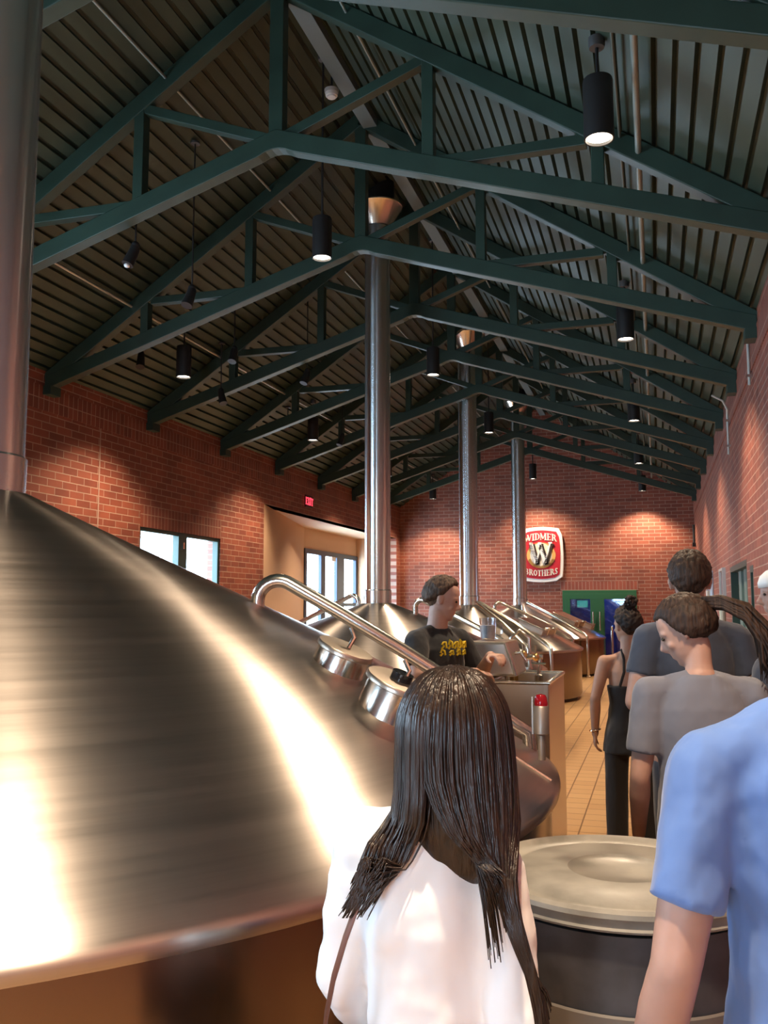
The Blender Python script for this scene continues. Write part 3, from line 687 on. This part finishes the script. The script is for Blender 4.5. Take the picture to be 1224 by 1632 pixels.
for i in range(22):
    a0 = PI*(1.12+.76*i/21)
    for rr in (.33, .365):
        cx_, cz_ = rr*math.cos(a0), -.02+rr*math.sin(a0)*.95
        m.bar((cx_-.03*math.cos(a0+.6), -.03, cz_-.03*math.sin(a0+.6)), (cx_+.03*math.cos(a0+.6), -.03, cz_+.03*math.sin(a0+.6)), .012, .022, (0,1,0))
m.build('barley_pattern', mat('barley_gold', (.55,.30,.08), .5), t, smooth=0)
m = M(); strokes(m, 'WIDMER', .18, 1.0, .02, .22, (0,.38), .93)
m.v = [(x, y-.022, z-1.1*(x*x)*.28+.035) for x, y, z in m.v]; m.build('lettering', CREAM, t, smooth=0)
m = M(); strokes(m, 'BROTHERS', .16, 1.0, .02, .18, (0,-.565), .89)
m.v = [(x, y-.022, z+.30*(x*x)-.03) for x, y, z in m.v]; m.build('lettering', CREAM, t, smooth=0)
m = M(); strokes(m, 'W', .56, 1.0, .03, 0, (.03,-.26), .92); m.v = [(x+.02, y-.04, z-.02) for x, y, z in m.v]; m.build('monogram_shadow', SDK, t, smooth=0)
m = M(); strokes(m, 'W', .56, .86, .03, 0, (.0,-.24), .92); m.v = [(x, y-.055, z) for x, y, z in m.v]; mg = m.build('monogram', SWHT, t, smooth=0)
m = M()
for k in range(11):
    z = -.19+k*.045
    for x0 in (-.27+.0, .025):
        u = (z+.24)/.56; xx = x0+(.19-u*.26)*.92+.02
        m.box(xx-.05, xx+.045, -.075, -.07, z, z+.012)
m.build('monogram_hatching', SDK, mg, smooth=0)

# ------------------------------------------------------------------ green double door, far wall
d = bpy.data.objects.new('door_2', None); COL.objects.link(d); d['kind'] = 'structure'
x0, x1, zt = DOORF[0], DOORF[1], DOORF[3]; m = M(); y0, y1 = YF-.02, YF+.06
for a0, a1, b0, b1 in ((x0,x0+.08,0,zt),(x1-.08,x1,0,zt),(x0,x1,zt-.10,zt),(x0+.08,x0+.2,0,zt-.1),(-1.75,-1.38,0,zt-.1),(x1-.2,x1-.08,0,zt-.1),(x0,x1,zt-.24,zt-.1),(x0,x1,0,.25)): m.box(a0, a1, y0, y1, b0, b1)
m.build('door_frame', GREEN, d, smooth=0, bevel=.006)
M().box(x0+.1, x1-.1, YF+.02, YF+.03, .2, zt-.2).build('pane', DIMPANE, d, smooth=0)
M().tube([(-1.5,YF-.08,1.0),(-1.5,YF-.08,1.5)], .02, 8).build('pull_handle', STEEL, d); M().tube([(-1.68,YF-.08,1.0),(-1.68,YF-.08,1.5)], .02, 8).build('pull_handle', STEEL, d)
BLUEW = mat('blue_backroom', (.03,.08,.28), .6); m = M()
m.box(x0-.6, x1+.6, YF+2.2, YF+2.3, 0, 2.8)
m.box(x0-.7, x0-.6, YF+.25, YF+2.3, 0, 2.8); m.box(x1+.6, x1+.7, YF+.25, YF+2.3, 0, 2.8); m.box(x0-.7, x1+.7, YF+.25, YF+2.3, 2.7, 2.8)
struct(m.build('wall_backroom', BLUEW, smooth=0)); struct(M().box(x0-.7, x1+.7, YF+.3, YF+2.3, -.1, 0).build('floor_backroom', FLOOR, smooth=0))
l = bpy.data.lights.new('backroom_lamp', 'POINT'); l.energy = 60; l.color = (.6,.75,1); l.shadow_soft_size = .2
o = bpy.data.objects.new('backroom_lamp', l); COL.objects.link(o); o.location = (-.9, YF+1.2, 2.3)
t = thing('exit_sign', 'green glowing panel seen behind the glass of the far door', 'sign', (-2.02, YF+.7, 1.72)); M().box(-.14, .14, 0, .03, -.09, .09).build('panel', EXITGREEN, t, smooth=0); M().box(-.16, .16, .03, .06, -.11, .11).build('housing', WHITE, t, smooth=0)
M().box(-.01, .01, .035, .055, .1, .97).build('hanger', BLACK, t, smooth=0)
t = thing('steel_post', 'thin bright steel post standing left of the green door', 'post', (-1.15, 24.7, 0))
M().tube([(0,0,.03),(0,0,1.0),(0,.04,1.1),(0,.3,1.12)], .03, 10).build('tube', STEEL, t); M().lathe([(.07,0),(.07,.03),(.03,.035)], 16).build('foot', STEEL, t)
# ------------------------------------------------------------------ people
def skin_mat(name, col): return add_noise(mat(name, col, .55, 0, Subsurface_Weight=.08), (18,18,18), .08)
def cloth(name, col, fold=.35, scale=(7,7,4)):
    return add_noise(mat(name, col, .88, 0, Sheen_Weight=.15), scale, .05, fold, 3, None, 'Object', .05)
def hair_mat(name, a, b_, rough=.6, spec=.25):
    m = mat(name, a, rough, 0, Specular_IOR_Level=spec); N, L, b = nodes(m)
    tc = N.new('ShaderNodeTexCoord'); mp = N.new('ShaderNodeMapping'); nz = N.new('ShaderNodeTexNoise'); mp.inputs['Scale'].default_value = (90,90,3)
    nz.inputs['Scale'].default_value = 1; nz.inputs['Detail'].default_value = 3
    L.new(tc.outputs['Object'], mp.inputs[0]); L.new(mp.outputs[0], nz.inputs['Vector'])
    cr = N.new('ShaderNodeValToRGB'); cr.color_ramp.elements[0].color = (*a,1); cr.color_ramp.elements[1].color = (*b_,1); cr.color_ramp.elements[0].position = .35; cr.color_ramp.elements[1].position = .7
    L.new(nz.outputs['Fac'], cr.inputs[0]); L.new(cr.outputs[0], b.inputs['Base Color'])
    bp = N.new('ShaderNodeBump'); bp.inputs['Strength'].default_value = .5; bp.inputs['Distance'].default_value = .01
    L.new(nz.outputs['Fac'], bp.inputs['Height']); L.new(bp.outputs[0], b.inputs['Normal']); return m
EYE = mat('dark_eye', (.02,.015,.012), .2); SHOE = mat('dark_shoe', (.03,.025,.022), .5)

def hand(m, wr, dirv, palm, side, k=1.0, curl=.45):
    """palm and five fingers; dirv along the hand, palm = direction the palm faces, side = +1 thumb to dir x palm, -1 other way"""
    d = Vector(dirv).normalized(); p = Vector(palm); p = (p-d*p.dot(d)).normalized(); s = d.cross(p)*side; wr = Vector(wr)
    m.tube([wr-d*.02, wr+d*.015*k, wr+d*.05*k, wr+d*.088*k], [(.024*k,.019*k),(.030*k,.017*k),(.041*k,.014*k),(.040*k,.012*k)], 14, 1, p, True)
    for i, (off, ln) in enumerate(((.030,.070),(.010,.080),(-.010,.073),(-.029,.057))):
        b0 = wr+d*.080*k+s*off*k; a = 0; pts = [b0]; c = curl*(1+.12*i)
        for seg in (.45,.32,.23):
            a += c; pts.append(pts[-1]+(d*math.cos(a)+p*math.sin(a)+s*off*1.2*0)*ln*seg*1.05*k)
        m.tube(pts, [.0095*k,.009*k,.0082*k,.0068*k], 8, 1, None, True)
    b0 = wr+d*.025*k+s*.026*k
    t1 = b0+(d*.6+s*.75+p*.25).normalized()*.040*k; t2 = t1+(d*.85+s*.35+p*.4).normalized()*.032*k; t3 = t2+(d*.95+s*.05+p*.5).normalized()*.024*k
    m.tube([b0, t1, t2, t3], [.014*k,.0115*k,.010*k,.008*k], 8, 1, None, True)

def head_mesh(m, fem=False):
    """head centred on the neck axis: chin at z 0, crown at z .235, face towards +y"""
    h = .235; q = .93 if fem else 1.0
    rings = [(0,.050,.004,.016,.016),(0,.046,.014,.032,.034),(0,.030,.04,.048,.056),(0,.018,.068,.058,.074),(0,.010,.10,.067*q,.086),(0,.002,.135,.073*q,.096),
             (0,-.004,.165,.076*q,.099),(0,-.006,.19,.073*q,.094),(0,-.006,.212,.058*q,.076),(0,-.006,.228,.034,.046),(0,-.006,.235,.010,.014)]
    m.loft([(x, y, z, rx, ry) for x, y, z, rx, ry in rings], 28, 2.15)
    m.tube([(0,.094,.125),(0,.103,.105),(0,.114,.085),(0,.104,.077)], [.007,.009,.0125,.009], 10, 1, None, True)
    for s in (-1, 1):
        m.ball((s*.010,.102,.080), (.007,.008,.006), 8, 6)
        m.tube([(s*.012,.092,.131),(s*.034,.087,.136),(s*.055,.070,.130)], [.006,.007,.005], 8, 1, None, True)
        m.ball((s*.078*q,-.004,.110), (.009,.019,.031), 10, 8); m.ball((s*.083*q,-.012,.118), (.008,.014,.020), 10, 8)
        m.ball((s*.040,.066,.085), (.018,.018,.016), 10, 8)
    m.tube([(-.022,.083,.052),(0,.091,.055),(.022,.083,.052)], [.004,.0065,.004], 8, 1, None, True)
    m.tube([(-.018,.083,.043),(0,.089,.042),(.018,.083,.043)], [.004,.0065,.004], 8, 1, None, True)
    m.ball((0,.070,.016), (.018,.016,.014), 10, 8)
    return m
def hair_shell(front=.19, side=.135, back=.045, puff=.014, tuft=.006, seed=0, fem=False, lift=.0):
    """closed cap of hair around the skull; dips inside the head below the hairline"""
    m = M(); m.ball((0,-.008,.135), (1,1,1), 64, 44); out = []
    q = .94 if fem else 1.0
    for v in m.v:
        d = Vector((v[0], v[1]+.008, v[2]-.135)).normalized()
        base = Vector((d.x*(.080*q), d.y*.103, d.z*.103))
        z = .135+base.z; y = d.y
        if y > .55: line = front
        elif y > -.1: line = side+(front-side)*((y+.1)/.65)**1.4
        else: line = back+(side-back)*max(0, (y+1)/.9)
        keep = min(1, max(0, (z-line)/.03)); keep = keep*keep*(3-2*keep)
        nz = noise.noise(Vector((d.x*9+seed, d.y*9, d.z*5)))*tuft+noise.noise(Vector((d.x*28+seed, d.y*28, d.z*10)))*tuft*.5
        k = puff*min(1, max(.25, (z-.03)/.09))+nz+lift*max(0, d.z)*max(0, d.y*.6+.6)
        p = base*(1-.14*(1-keep))+d*k*keep
        out.append((p.x, p.y-.008, p.z+.135))
    m.v = out; return m

def person(label, loc, rz, H, skin, male=True, wide=1.0, headrot=(0,0), arms=None, shirt=None, trousers=None, sleeve=.62, hem=.86,
           hair=None, eyes=False, tilt=0, drop=.015, bare_top=False, sleeve_r=1.0, headoff=0, armw=1.0, depth=1.0, fold=.012):
    s = H/1.75; g = 1.0 if male else .86; sx = (.185 if male else .162)*wide
    S = Matrix.Scale(s, 4)
    arms = arms or {}
    J = {}
    for sd in (-1, 1):
        a = arms.get(sd, {}); dz = tilt*sd
        J[sd] = dict(sh=Vector((sd*sx,0,1.405-dz-drop)), el=Vector(a.get('el', (sd*(sx+.055),-.03,1.12))), wr=Vector(a.get('wr', (sd*(sx+.065),.06,.875))),
                     hd=a.get('hd', (0,.12,-1)), pm=a.get('pm', (-sd,0,0)), th=a.get('th', sd), curl=a.get('curl', .35))
    b = M()
    T = [(0,0,.84,.150,.100),(0,0,.92,.163,.112),(0,0,1.02,.142,.100),(0,0,1.12,.135,.098),(0,0,1.25,.155,.112),(0,0,1.33,.155,.104),(0,-.004,1.385,.125,.086),(0,-.008,1.43,.082,.066),(0,-.010,1.475,.054,.055)]
    def tz(z): return z
    b.loft([(x, y, z, rx*g*wide, ry*(1 if male else .92)*depth) for x, y, z, rx, ry in T], 28, 2.3)
    nr = .058 if male else .047
    b.tube([(0,-.012,1.43),(headoff*.4,-.002,1.50),(headoff,.006,1.57)], [nr*1.15,nr,nr*.97], 18, 1, None, True)
    for sd in (-1, 1):
        j = J[sd]; k = g*(.5+.5*wide)*armw
        b.tube([(sd*.03,-.01,1.445),(sd*sx*.55,-.006,1.420-tilt*sd*.5-drop*.6),j['sh']], [.030*g,.038*g,.052*k], 14, 1, None, True)
        mid = j['sh'].lerp(j['el'], .5); fa = j['el'].lerp(j['wr'], .3)
        b.tube([j['sh'], mid, j['el']], [.056*k,.050*k,.041*k], 16, 1, None, True)
        b.tube([j['el'], fa, j['el'].lerp(j['wr'], .7), j['wr']], [.041*k,.043*k,.034*k,(.028*k)], 16, 1, None, True)
        hand(b, j['wr'], j['hd'], j['pm'], j['th'], .95 if male else .86, j['curl'])
        b.tube([(sd*.085,0,.90),(sd*.09,.005,.68),(sd*.092,.012,.49),(sd*.094,-.012,.32),(sd*.096,-.015,.09)], [.092*g,.080*g,.056,.054,.036], 16, 1, None, True)
        b.tube([(sd*.098,-.045,.045),(sd*.102,.05,.045),(sd*.108,.16,.03)], [(.035,.035),(.040,.038),(.036,.022)], 14, 1, None, True)
    hm = head_mesh(M(), not male)
    HR_ = Matrix.Translation((headoff,.004,1.545)) @ Matrix.Rotation(headrot[0], 4, 'Z') @ Matrix.Rotation(headrot[1], 4, 'X') @ Matrix.Translation((0,0,-.03))
    hm.xform(HR_); b.add(hm.v, hm.f); b.xform(S)
    body = b.build('person', skin, None, smooth=180); remesh(body, .0065, 3)
    body.location = loc; body.rotation_euler = (0,0,rz); tag(body, label, 'person')
    if shirt:
        m = M(); e = .014
        R_ = [(0,0,hem,.166,.122),(0,0,.95,.170,.125),(0,0,1.04,.160,.118),(0,0,1.14,.158,.116),(0,0,1.26,.170,.126),(0,-.002,1.345,.168,.118),(0,-.006,1.40,.140,.100),(0,-.010,1.435,.104,.082),(0,-.012,1.462,.078,.068)]
        m.loft([(x, y, z, rx*g*wide*1.0+ (0 if male else .006), ry*(1 if male else .95)*depth) for x, y, z, rx, ry in R_], 32, 2.35)
        for sd in (-1, 1):
            j = J[sd]; k = g*(.5+.5*wide)*sleeve_r*armw
            m.tube([(sd*.035,-.012,1.448),(sd*sx*.6,-.008,1.428-tilt*sd*.5-drop*.6),j['sh']], [.040*g,.052*g,.068*k], 16, 1, None, True)
            if sleeve <= 1:
                end = j['sh'].lerp(j['el'], sleeve); m.tube([j['sh'], j['sh'].lerp(end, .5), end], [.069*k,.066*k,.064*k], 20)
            else:
                end = j['el'].lerp(j['wr'], sleeve-1); m.tube([j['sh'], j['sh'].lerp(j['el'],.5), j['el'], end], [.069*k,.066*k,.062*k,.056*k], 20)
        m.xform(S); o = m.build('shirt', shirt, body, smooth=180); remesh(o, .009, 4, fold*s, .09)
    if trousers:
        m = M(); m.loft([(0,0,.80,.155*g,.112),(0,0,.88,.168*g,.122),(0,0,.97,.158*g,.114),(0,0,1.0,.150*g,.108)], 28, 2.2)
        for sd in (-1, 1): m.tube([(sd*.086,0,.88),(sd*.092,.005,.66),(sd*.095,.010,.46),(sd*.098,-.008,.28),(sd*.099,-.01,.07)], [.097*g,.088*g,.074,.070,.064], 18)
        m.xform(S); o = m.build('trousers', trousers, body, smooth=180); remesh(o, .012, 3)
        for sd in (-1, 1):
            m = M().tube([(sd*.098,-.05,.045),(sd*.102,.05,.048),(sd*.110,.175,.036)], [(.042,.044),(.048,.046),(.042,.030)], 16, 1, None, True)
            m.box(sd*.104-.045, sd*.104+.045, -.085, .2, 0, .02); m.xform(S); m.build('shoe', SHOE, body, smooth=60)
    if eyes:
        for sd in (-1, 1):
            m = M().ball((sd*.033,.086,.118), (.012,.008,.007), 12, 8); m.xform(S @ HR_); m.build('eye', EYE, body, smooth=180)
    return body, S, HR_
def add_hair(body, S, HR_, material, **kw):
    m = hair_shell(**kw); m.xform(S @ HR_); return m.build('hair', material, body, smooth=180)

SK1 = skin_mat('skin_fair', (.52,.31,.24)); SK2 = skin_mat('skin_warm', (.43,.25,.19)); SK3 = skin_mat('skin_tan', (.44,.24,.16))
JEAN = cloth('dark_denim', (.02,.03,.06)); BLK = cloth('black_cloth', (.012,.011,.012))
HB = hair_mat('hair_brown', (.014,.008,.006), (.055,.029,.018)); HD = hair_mat('hair_dark', (.010,.007,.006), (.045,.026,.018))

# 1 foreground woman, long dark hair, white shirt
WS = cloth('white_knit', (.93,.93,.93), .3)
W, Sw, Hw = person('person in a white top with very long straight dark hair, seen from behind', (-.405,1.62,0), -.02, 1.53, SK1, False, .86, (.12,-.05),
    arms={1: dict(el=(.190,-.05,1.10), wr=(.18,.10,.92)), -1: dict(el=(-.190,.02,1.12), wr=(-.17,.17,.95))},
    shirt=WS, trousers=JEAN, sleeve=1.7, tilt=.022, sleeve_r=1.1, hem=.80, fold=.022, headoff=.045)
hm = M(); lk = random.Random(3)
LH = hair_mat('long_dark_hair', (.010,.006,.005), (.036,.019,.012), .33, .45)
top = 1.545
shell = M().loft([(.022,.0,1.13,.022,.016),(.014,-.035,1.20,.070,.040),(.010,-.030,1.27,.098,.066),(.006,-.018,1.33,.103,.085),(.003,-.008,1.38,.100,.098),(0,-.004,1.43,.094,.104),(0,-.002,1.475,.080,.094),(0,0,1.51,.058,.070),(0,0,1.53,.034,.042),(0,0,1.538,.012,.015)], 40)
shell.v = [(x*.93+.050, y, z) for x, y, z in shell.v]
sh = shell.build('hair', LH, W, smooth=180); remesh(sh, .008, 4)
# face opening is at the front (+y), hidden from here: carve by keeping the shell behind the brow
for v in sh.data.vertices:
    if v.co.y > .045: v.co.y = .045+(v.co.y-.045)*.15
st = M()
for i in range(620):
    u = -1+2*(i+.5)/620; ph = u*1.95+lk.uniform(-.05,.05)      # angle around the back of the head
    sx_, cy_ = math.sin(ph), -math.cos(ph); jit = lk.uniform(-1,1); dep = lk.uniform(-.006,.006)
    pts = [(lk.uniform(-.01,.01), .015-.01*abs(u), top-.004)]
    for a in (25, 45, 65, 85):
        q = math.radians(a); pts.append((sx_*(.104+dep)*math.sin(q), -.002+cy_*(.106+dep)*math.sin(q), 1.430+(.112+dep*.5)*math.cos(q)))
    x0, y0 = pts[-1][0], pts[-1][1]
    if u < -.12:
        sw = lk.random(); tipz = 1.235-.085*sw
        pts += [(x0*1.03+.002*jit, y0*.98, 1.36), (x0*1.04-.003, y0*.92-.012, 1.29)]
        pts += [(x0*.95-.020-.02*sw, -.075-.028*lk.random(), 1.245), (x0*.8-.040-.03*sw, -.112, 1.22-.025*sw), (x0*.6-.068-.035*sw+.006*jit, -.128, tipz), (x0*.55-.080-.04*sw+.010*jit, -.126, tipz-.02)]
    else:
        e = lk.random(); L_ = 1.16-.34*e**1.2 if u > .25 else 1.225-.15*e*e
        xx = .050+.075*max(0,u)
        pts += [(x0*1.05+.003*jit, y0*.98, 1.36), (x0*1.03*.6+.4*xx+.012, y0*.8-.03, 1.28)]
        if u > .25:
            pts += [(.085+.045*u+.006*jit, -.085-.02*lk.random(), 1.21), (.110+.032*u+.006*jit, -.112, 1.15), (.150+.014*u+.007*jit, -.108+.02*jit*0, 1.07)]
            if L_ < 1.03: pts += [(.172+.008*u+.006*jit, -.100, (1.07+L_)/2), (.178+.006*u+.010*jit, -.095, L_)]
        else:
            pts += [(xx+.02+.01*jit, -.105, 1.235), (xx+.045+.012*jit, -.118, L_)]
    n = len(pts); r0 = lk.uniform(.0022,.0036)
    # resample smoothly
    P = [Vector(p) for p in pts]; fine = []
    for k in range(n-1):
        p0, p1, p2, p3 = P[max(0,k-1)], P[k], P[k+1], P[min(n-1,k+2)]
        for t_ in (0,.5): fine.append(.5*((2*p1)+(-p0+p2)*t_+(2*p0-5*p1+4*p2-p3)*t_*t_+(-p0+3*p1-3*p2+p3)*t_**3))
    fine.append(P[-1]); N_ = len(fine)
    st.tube(fine, [r0*(1.15-.85*(k/(N_-1))**2) for k in range(N_)], 5)
st.v = [(x*.93+.050, y, z) for x, y, z in st.v]
st.build('hair_strands', LH, sh, smooth=180)
t = thing('shoulder_bag', 'brown strap of a shoulder bag across the back of the white top', 'bag', (-.405,1.62,0), -.02)
sp = [(-.060,.03,1.268),(-.066,-.04,1.262),(-.072,-.088,1.225),(-.085,-.118,1.165),(-.108,-.126,1.10),(-.132,-.118,1.03),(-.152,-.100,.96),(-.178,-.05,.88),(-.20,.02,.80)]
LEATH = mat('brown_leather', (.13,.045,.025), .5)
M().tube(sp, [(.011,.003)]*9, 10, 1, (-.3,-.9,.3)).build('strap', LEATH, t, smooth=60)
m = M().box(-.27, -.20, -.10, .14, .62, .82); m.build('pouch', LEATH, t, bevel=.02, smooth=0); M().box(-.275, -.198, -.10, .14, .74, .83).build('flap', LEATH, t, bevel=.012, smooth=0)

# 2 man in the blue shirt, right edge
BS = cloth('blue_tshirt', (.11,.20,.45), .6)
person('person in a blue T-shirt at the right edge, bare forearm by the bin', (.272,1.63,0), .27, 1.80, SK2, True, 1.10, (0,0),
    arms={-1: dict(el=(-.278,-.05,1.075), wr=(-.318,.04,.83)), 1: dict(el=(.262,-.05,1.085), wr=(.285,.05,.84))}, shirt=BS, trousers=JEAN, sleeve=.70, sleeve_r=.98, armw=.86, depth=1.05, fold=.016, drop=.05)
B = bpy.data.objects['person.001']
m = hair_shell(seed=5); m.xform(Matrix.Scale(1.80/1.75, 4) @ Matrix.Translation((0,.004,1.515))); m.build('hair', HB, B, smooth=180)

# 3 woman with a ponytail, grey shirt, looking left and down
GS = cloth('grey_tshirt', (.15,.155,.19), .3)
P3, S3, H3 = person('person in a grey T-shirt with a brown ponytail, head turned left', (.135,3.42,0), .20, 1.69, SK2, False, 1.08, (1.15,-.45),
    arms={-1: dict(el=(-.225,-.02,1.10), wr=(-.215,.10,.87)), 1: dict(el=(.215,.02,1.10), wr=(.18,.16,.92))}, shirt=GS, trousers=JEAN, sleeve=.72, sleeve_r=1.1, eyes=True)
hr = add_hair(P3, S3, H3, HB, front=.165, side=.058, back=.045, puff=.014, tuft=.007, seed=2, fem=True)
m = M(); lk = random.Random(9)
for i in range(300):
    j = lambda s_: lk.uniform(-s_, s_)
    p0 = Vector((j(.02), -.105, .175+j(.02))); q0 = (S3 @ H3) @ p0
    dd = Vector((.09+j(.03), -.035+j(.03), -.02+j(.03)))
    pts = [q0, q0+Vector((.035,-.02,.004))+dd*.2, q0+Vector((.085,-.03,-.025))+dd*.5, q0+Vector((.11,-.03,-.09))+dd*.8, q0+Vector((.115+j(.02),-.03,-.15+j(.03)))+dd*1.0, q0+Vector((.125+j(.03),-.02,-.20+j(.04)))+dd*1.0]
    m.tube(pts, [.006,.0075,.0075,.0065,.005,.001], 5)
m.build('ponytail', HB, hr, smooth=180)

# 4 tall man in a dark slate T-shirt
P4, S4, H4 = person('tall person in a dark slate T-shirt with short brown hair, back turned', (.150,4.42,0), .24, 1.89, SK2, True, .98, (-.25,.0),
    arms={-1: dict(el=(-.255,-.03,1.13), wr=(-.10,.19,1.07), hd=(.8,.5,-.1), pm=(0,.1,-1), th=-1), 1: dict(el=(.25,-.03,1.13), wr=(.10,.19,1.07), hd=(-.8,.5,-.1), pm=(0,.1,-1), th=1)},
    shirt=cloth('slate_tshirt', (.042,.052,.080), .3), trousers=JEAN, sleeve=.58)
add_hair(P4, S4, H4, HB, front=.19, side=.13, back=.03, puff=.014, tuft=.008, seed=11, lift=.006)

# 5 woman with a bun, black halter top
P5, S5, H5 = person('person with a curly dark hair bun wearing a black strappy top and black trousers', (-.185,5.95,0), .20, 1.64, SK3, False, .96, (.35,0),
    arms={-1: dict(el=(-.225,-.03,1.15), wr=(-.225,.02,.915)), 1: dict(el=(.215,-.02,1.10), wr=(.22,.05,.88))}, trousers=BLK)
m = M(); m.loft([(0,0,.80,.178,.140),(0,0,.90,.165,.130),(0,0,1.02,.140,.112),(0,0,1.12,.130,.106),(0,0,1.20,.140,.112),(0,0,1.235,.146,.113),(0,0,1.24,.14,.108)], 30, 2.2); m.xform(S5)
tp = m.build('tank_top', BLK, P5, smooth=180); remesh(tp, .010, 3, .012, .1)
m = M()
for s_ in (-1, 1): m.tube([(s_*.075,-.108,1.235),(s_*.045,-.106,1.33),(s_*.040,-.085,1.41),(s_*.045,-.03,1.475),(s_*.06,.06,1.42)], [(.009,.004)]*5, 8, 1, (0,-1,0))
m.xform(S5); m.build('strap', BLK, tp, smooth=60)
hr = add_hair(P5, S5, H5, HD, front=.185, side=.115, back=.05, puff=.016, tuft=.014, seed=4, fem=True)
m = M(); lk = random.Random(4)
for i in range(46):
    a_, b_ = lk.uniform(0, 2*PI), lk.uniform(-1.2, 1.4); m.ball((.040*math.cos(a_)*math.cos(b_), -.055+.036*math.sin(a_)*math.cos(b_), .275+.034*math.sin(b_)), lk.uniform(.009,.016), 8, 6)
m.ball((0,-.055,.265), (.038,.035,.038), 14, 10); m.tube([(0,-.05,.22),(0,-.055,.27)], .024, 10)
m.xform(S5 @ H5); m.build('bun', HD, hr, smooth=180)
t = thing('bracelet', 'thin bright bracelet on the left wrist of the person in black', 'bracelet', (0,0,0), 0)
mx = Matrix.Translation((-.185,5.95,0)) @ Matrix.Rotation(.20, 4, 'Z') @ S5
c_ = mx @ Vector((-.225,.018,.94)); m = M(); m.tube([(.034*math.cos(2*PI*i/20), .034*math.sin(2*PI*i/20), .006*math.cos(2*PI*i/20)) for i in range(21)], .0035, 6)
m.build('band', mat('bracelet_metal', (.8,.7,.55), .2, 1), t); t.location = c_

# 6 man with a pale cap, cream shirt
CREAMS = cloth('cream_tshirt', (.62,.52,.44), .3)
P6, S6, H6 = person('person in a cream T-shirt and white cap by the right wall', (.615,4.90,0), 1.25, 1.84, SK2, True, 1.02, (.35,-.1),
    arms={-1: dict(el=(-.24,.06,1.12), wr=(-.17,.24,.98), hd=(.2,1,-.1), pm=(1,0,.2)), 1: dict(el=(.24,.06,1.12), wr=(.14,.25,1.0), hd=(-.2,1,0), pm=(-1,0,.2))}, shirt=CREAMS, trousers=JEAN, sleeve=.75, sleeve_r=1.12, eyes=True)
add_hair(P6, S6, H6, HB, front=.2, side=.14, back=.04, puff=.004, tuft=.002, seed=8)
m = M(); m.loft([(0,-.006,.150,.088,.112),(0,-.006,.175,.088,.112),(0,-.008,.205,.078,.10),(0,-.008,.228,.055,.07),(0,-.008,.244,.02,.026)], 32)
m.xform(S6 @ H6); cp = m.build('cap', WHITE, P6, smooth=180)

# 7 person in dark navy at the right edge
P7, S7, H7 = person('person in a dark navy shirt, mostly hidden behind the blue T-shirt', (.60,3.95,0), .3, 1.76, SK2, True, 1.0, (0,0),
    shirt=cloth('navy_tshirt', (.030,.035,.052), .3), trousers=JEAN, sleeve=.9)
add_hair(P7, S7, H7, HD, seed=6)

# 8 guide in a black T-shirt facing the group
TEE = cloth('black_tshirt_print', (.016,.018,.022), .35); N, L, b = nodes(TEE)
tc = N.new('ShaderNodeTexCoord'); sp_ = N.new('ShaderNodeSeparateXYZ'); L.new(tc.outputs['Object'], sp_.inputs[0])
P8, S8, H8 = person('person in a black T-shirt with yellow print, leaning beside the steel cowl', (-1.265,5.36,0), math.atan2(-.784,-.62)+.15, 1.82, SK1, True, .98, (.72,-.22),
    arms={1: dict(el=(.265,.09,1.215), wr=(.03,.31,1.225), hd=(-.9,.35,-.15), pm=(-.1,-.2,-1), th=1, curl=.4), -1: dict(el=(-.29,.06,1.17), wr=(-.12,.29,1.31), hd=(.3,1,.05), pm=(0,.2,-1), th=-1, curl=.5)},
    shirt=TEE, trousers=JEAN, sleeve=.78, sleeve_r=1.05, eyes=True)
add_hair(P8, S8, H8, hair_mat('hair_light_brown', (.04,.023,.015), (.13,.075,.048)), front=.186, side=.112, back=.045, puff=.010, tuft=.008, seed=21, lift=.016)
m = M(); lk = random.Random(12); YEL = mat('yellow_print', (.70,.52,.02), .7)
def chest(x, z): return (x, .128*math.sqrt(max(.05, 1-(x/.19)**2))+.012, z)
for row, (zz, n_, amp) in enumerate(((1.375,5,.026),(1.33,4,.018))):
    for k in range(n_):
        cx_ = -.085+k*.17/(n_-1)+.008*row
        m.tube([chest(cx_-.013, zz-amp*.8), chest(cx_-.008, zz+amp*.5), chest(cx_+.006, zz+amp*(.9 if k%2 else .4)), chest(cx_+.014, zz), chest(cx_+.003, zz-amp*.3), chest(cx_+.016, zz-amp)], .0068, 6)
m.xform(S8); m.build('chest_print', YEL, bpy.data.objects['shirt.005'] if False else [c for c in P8.children if c.name.startswith('shirt')][0], smooth=60)
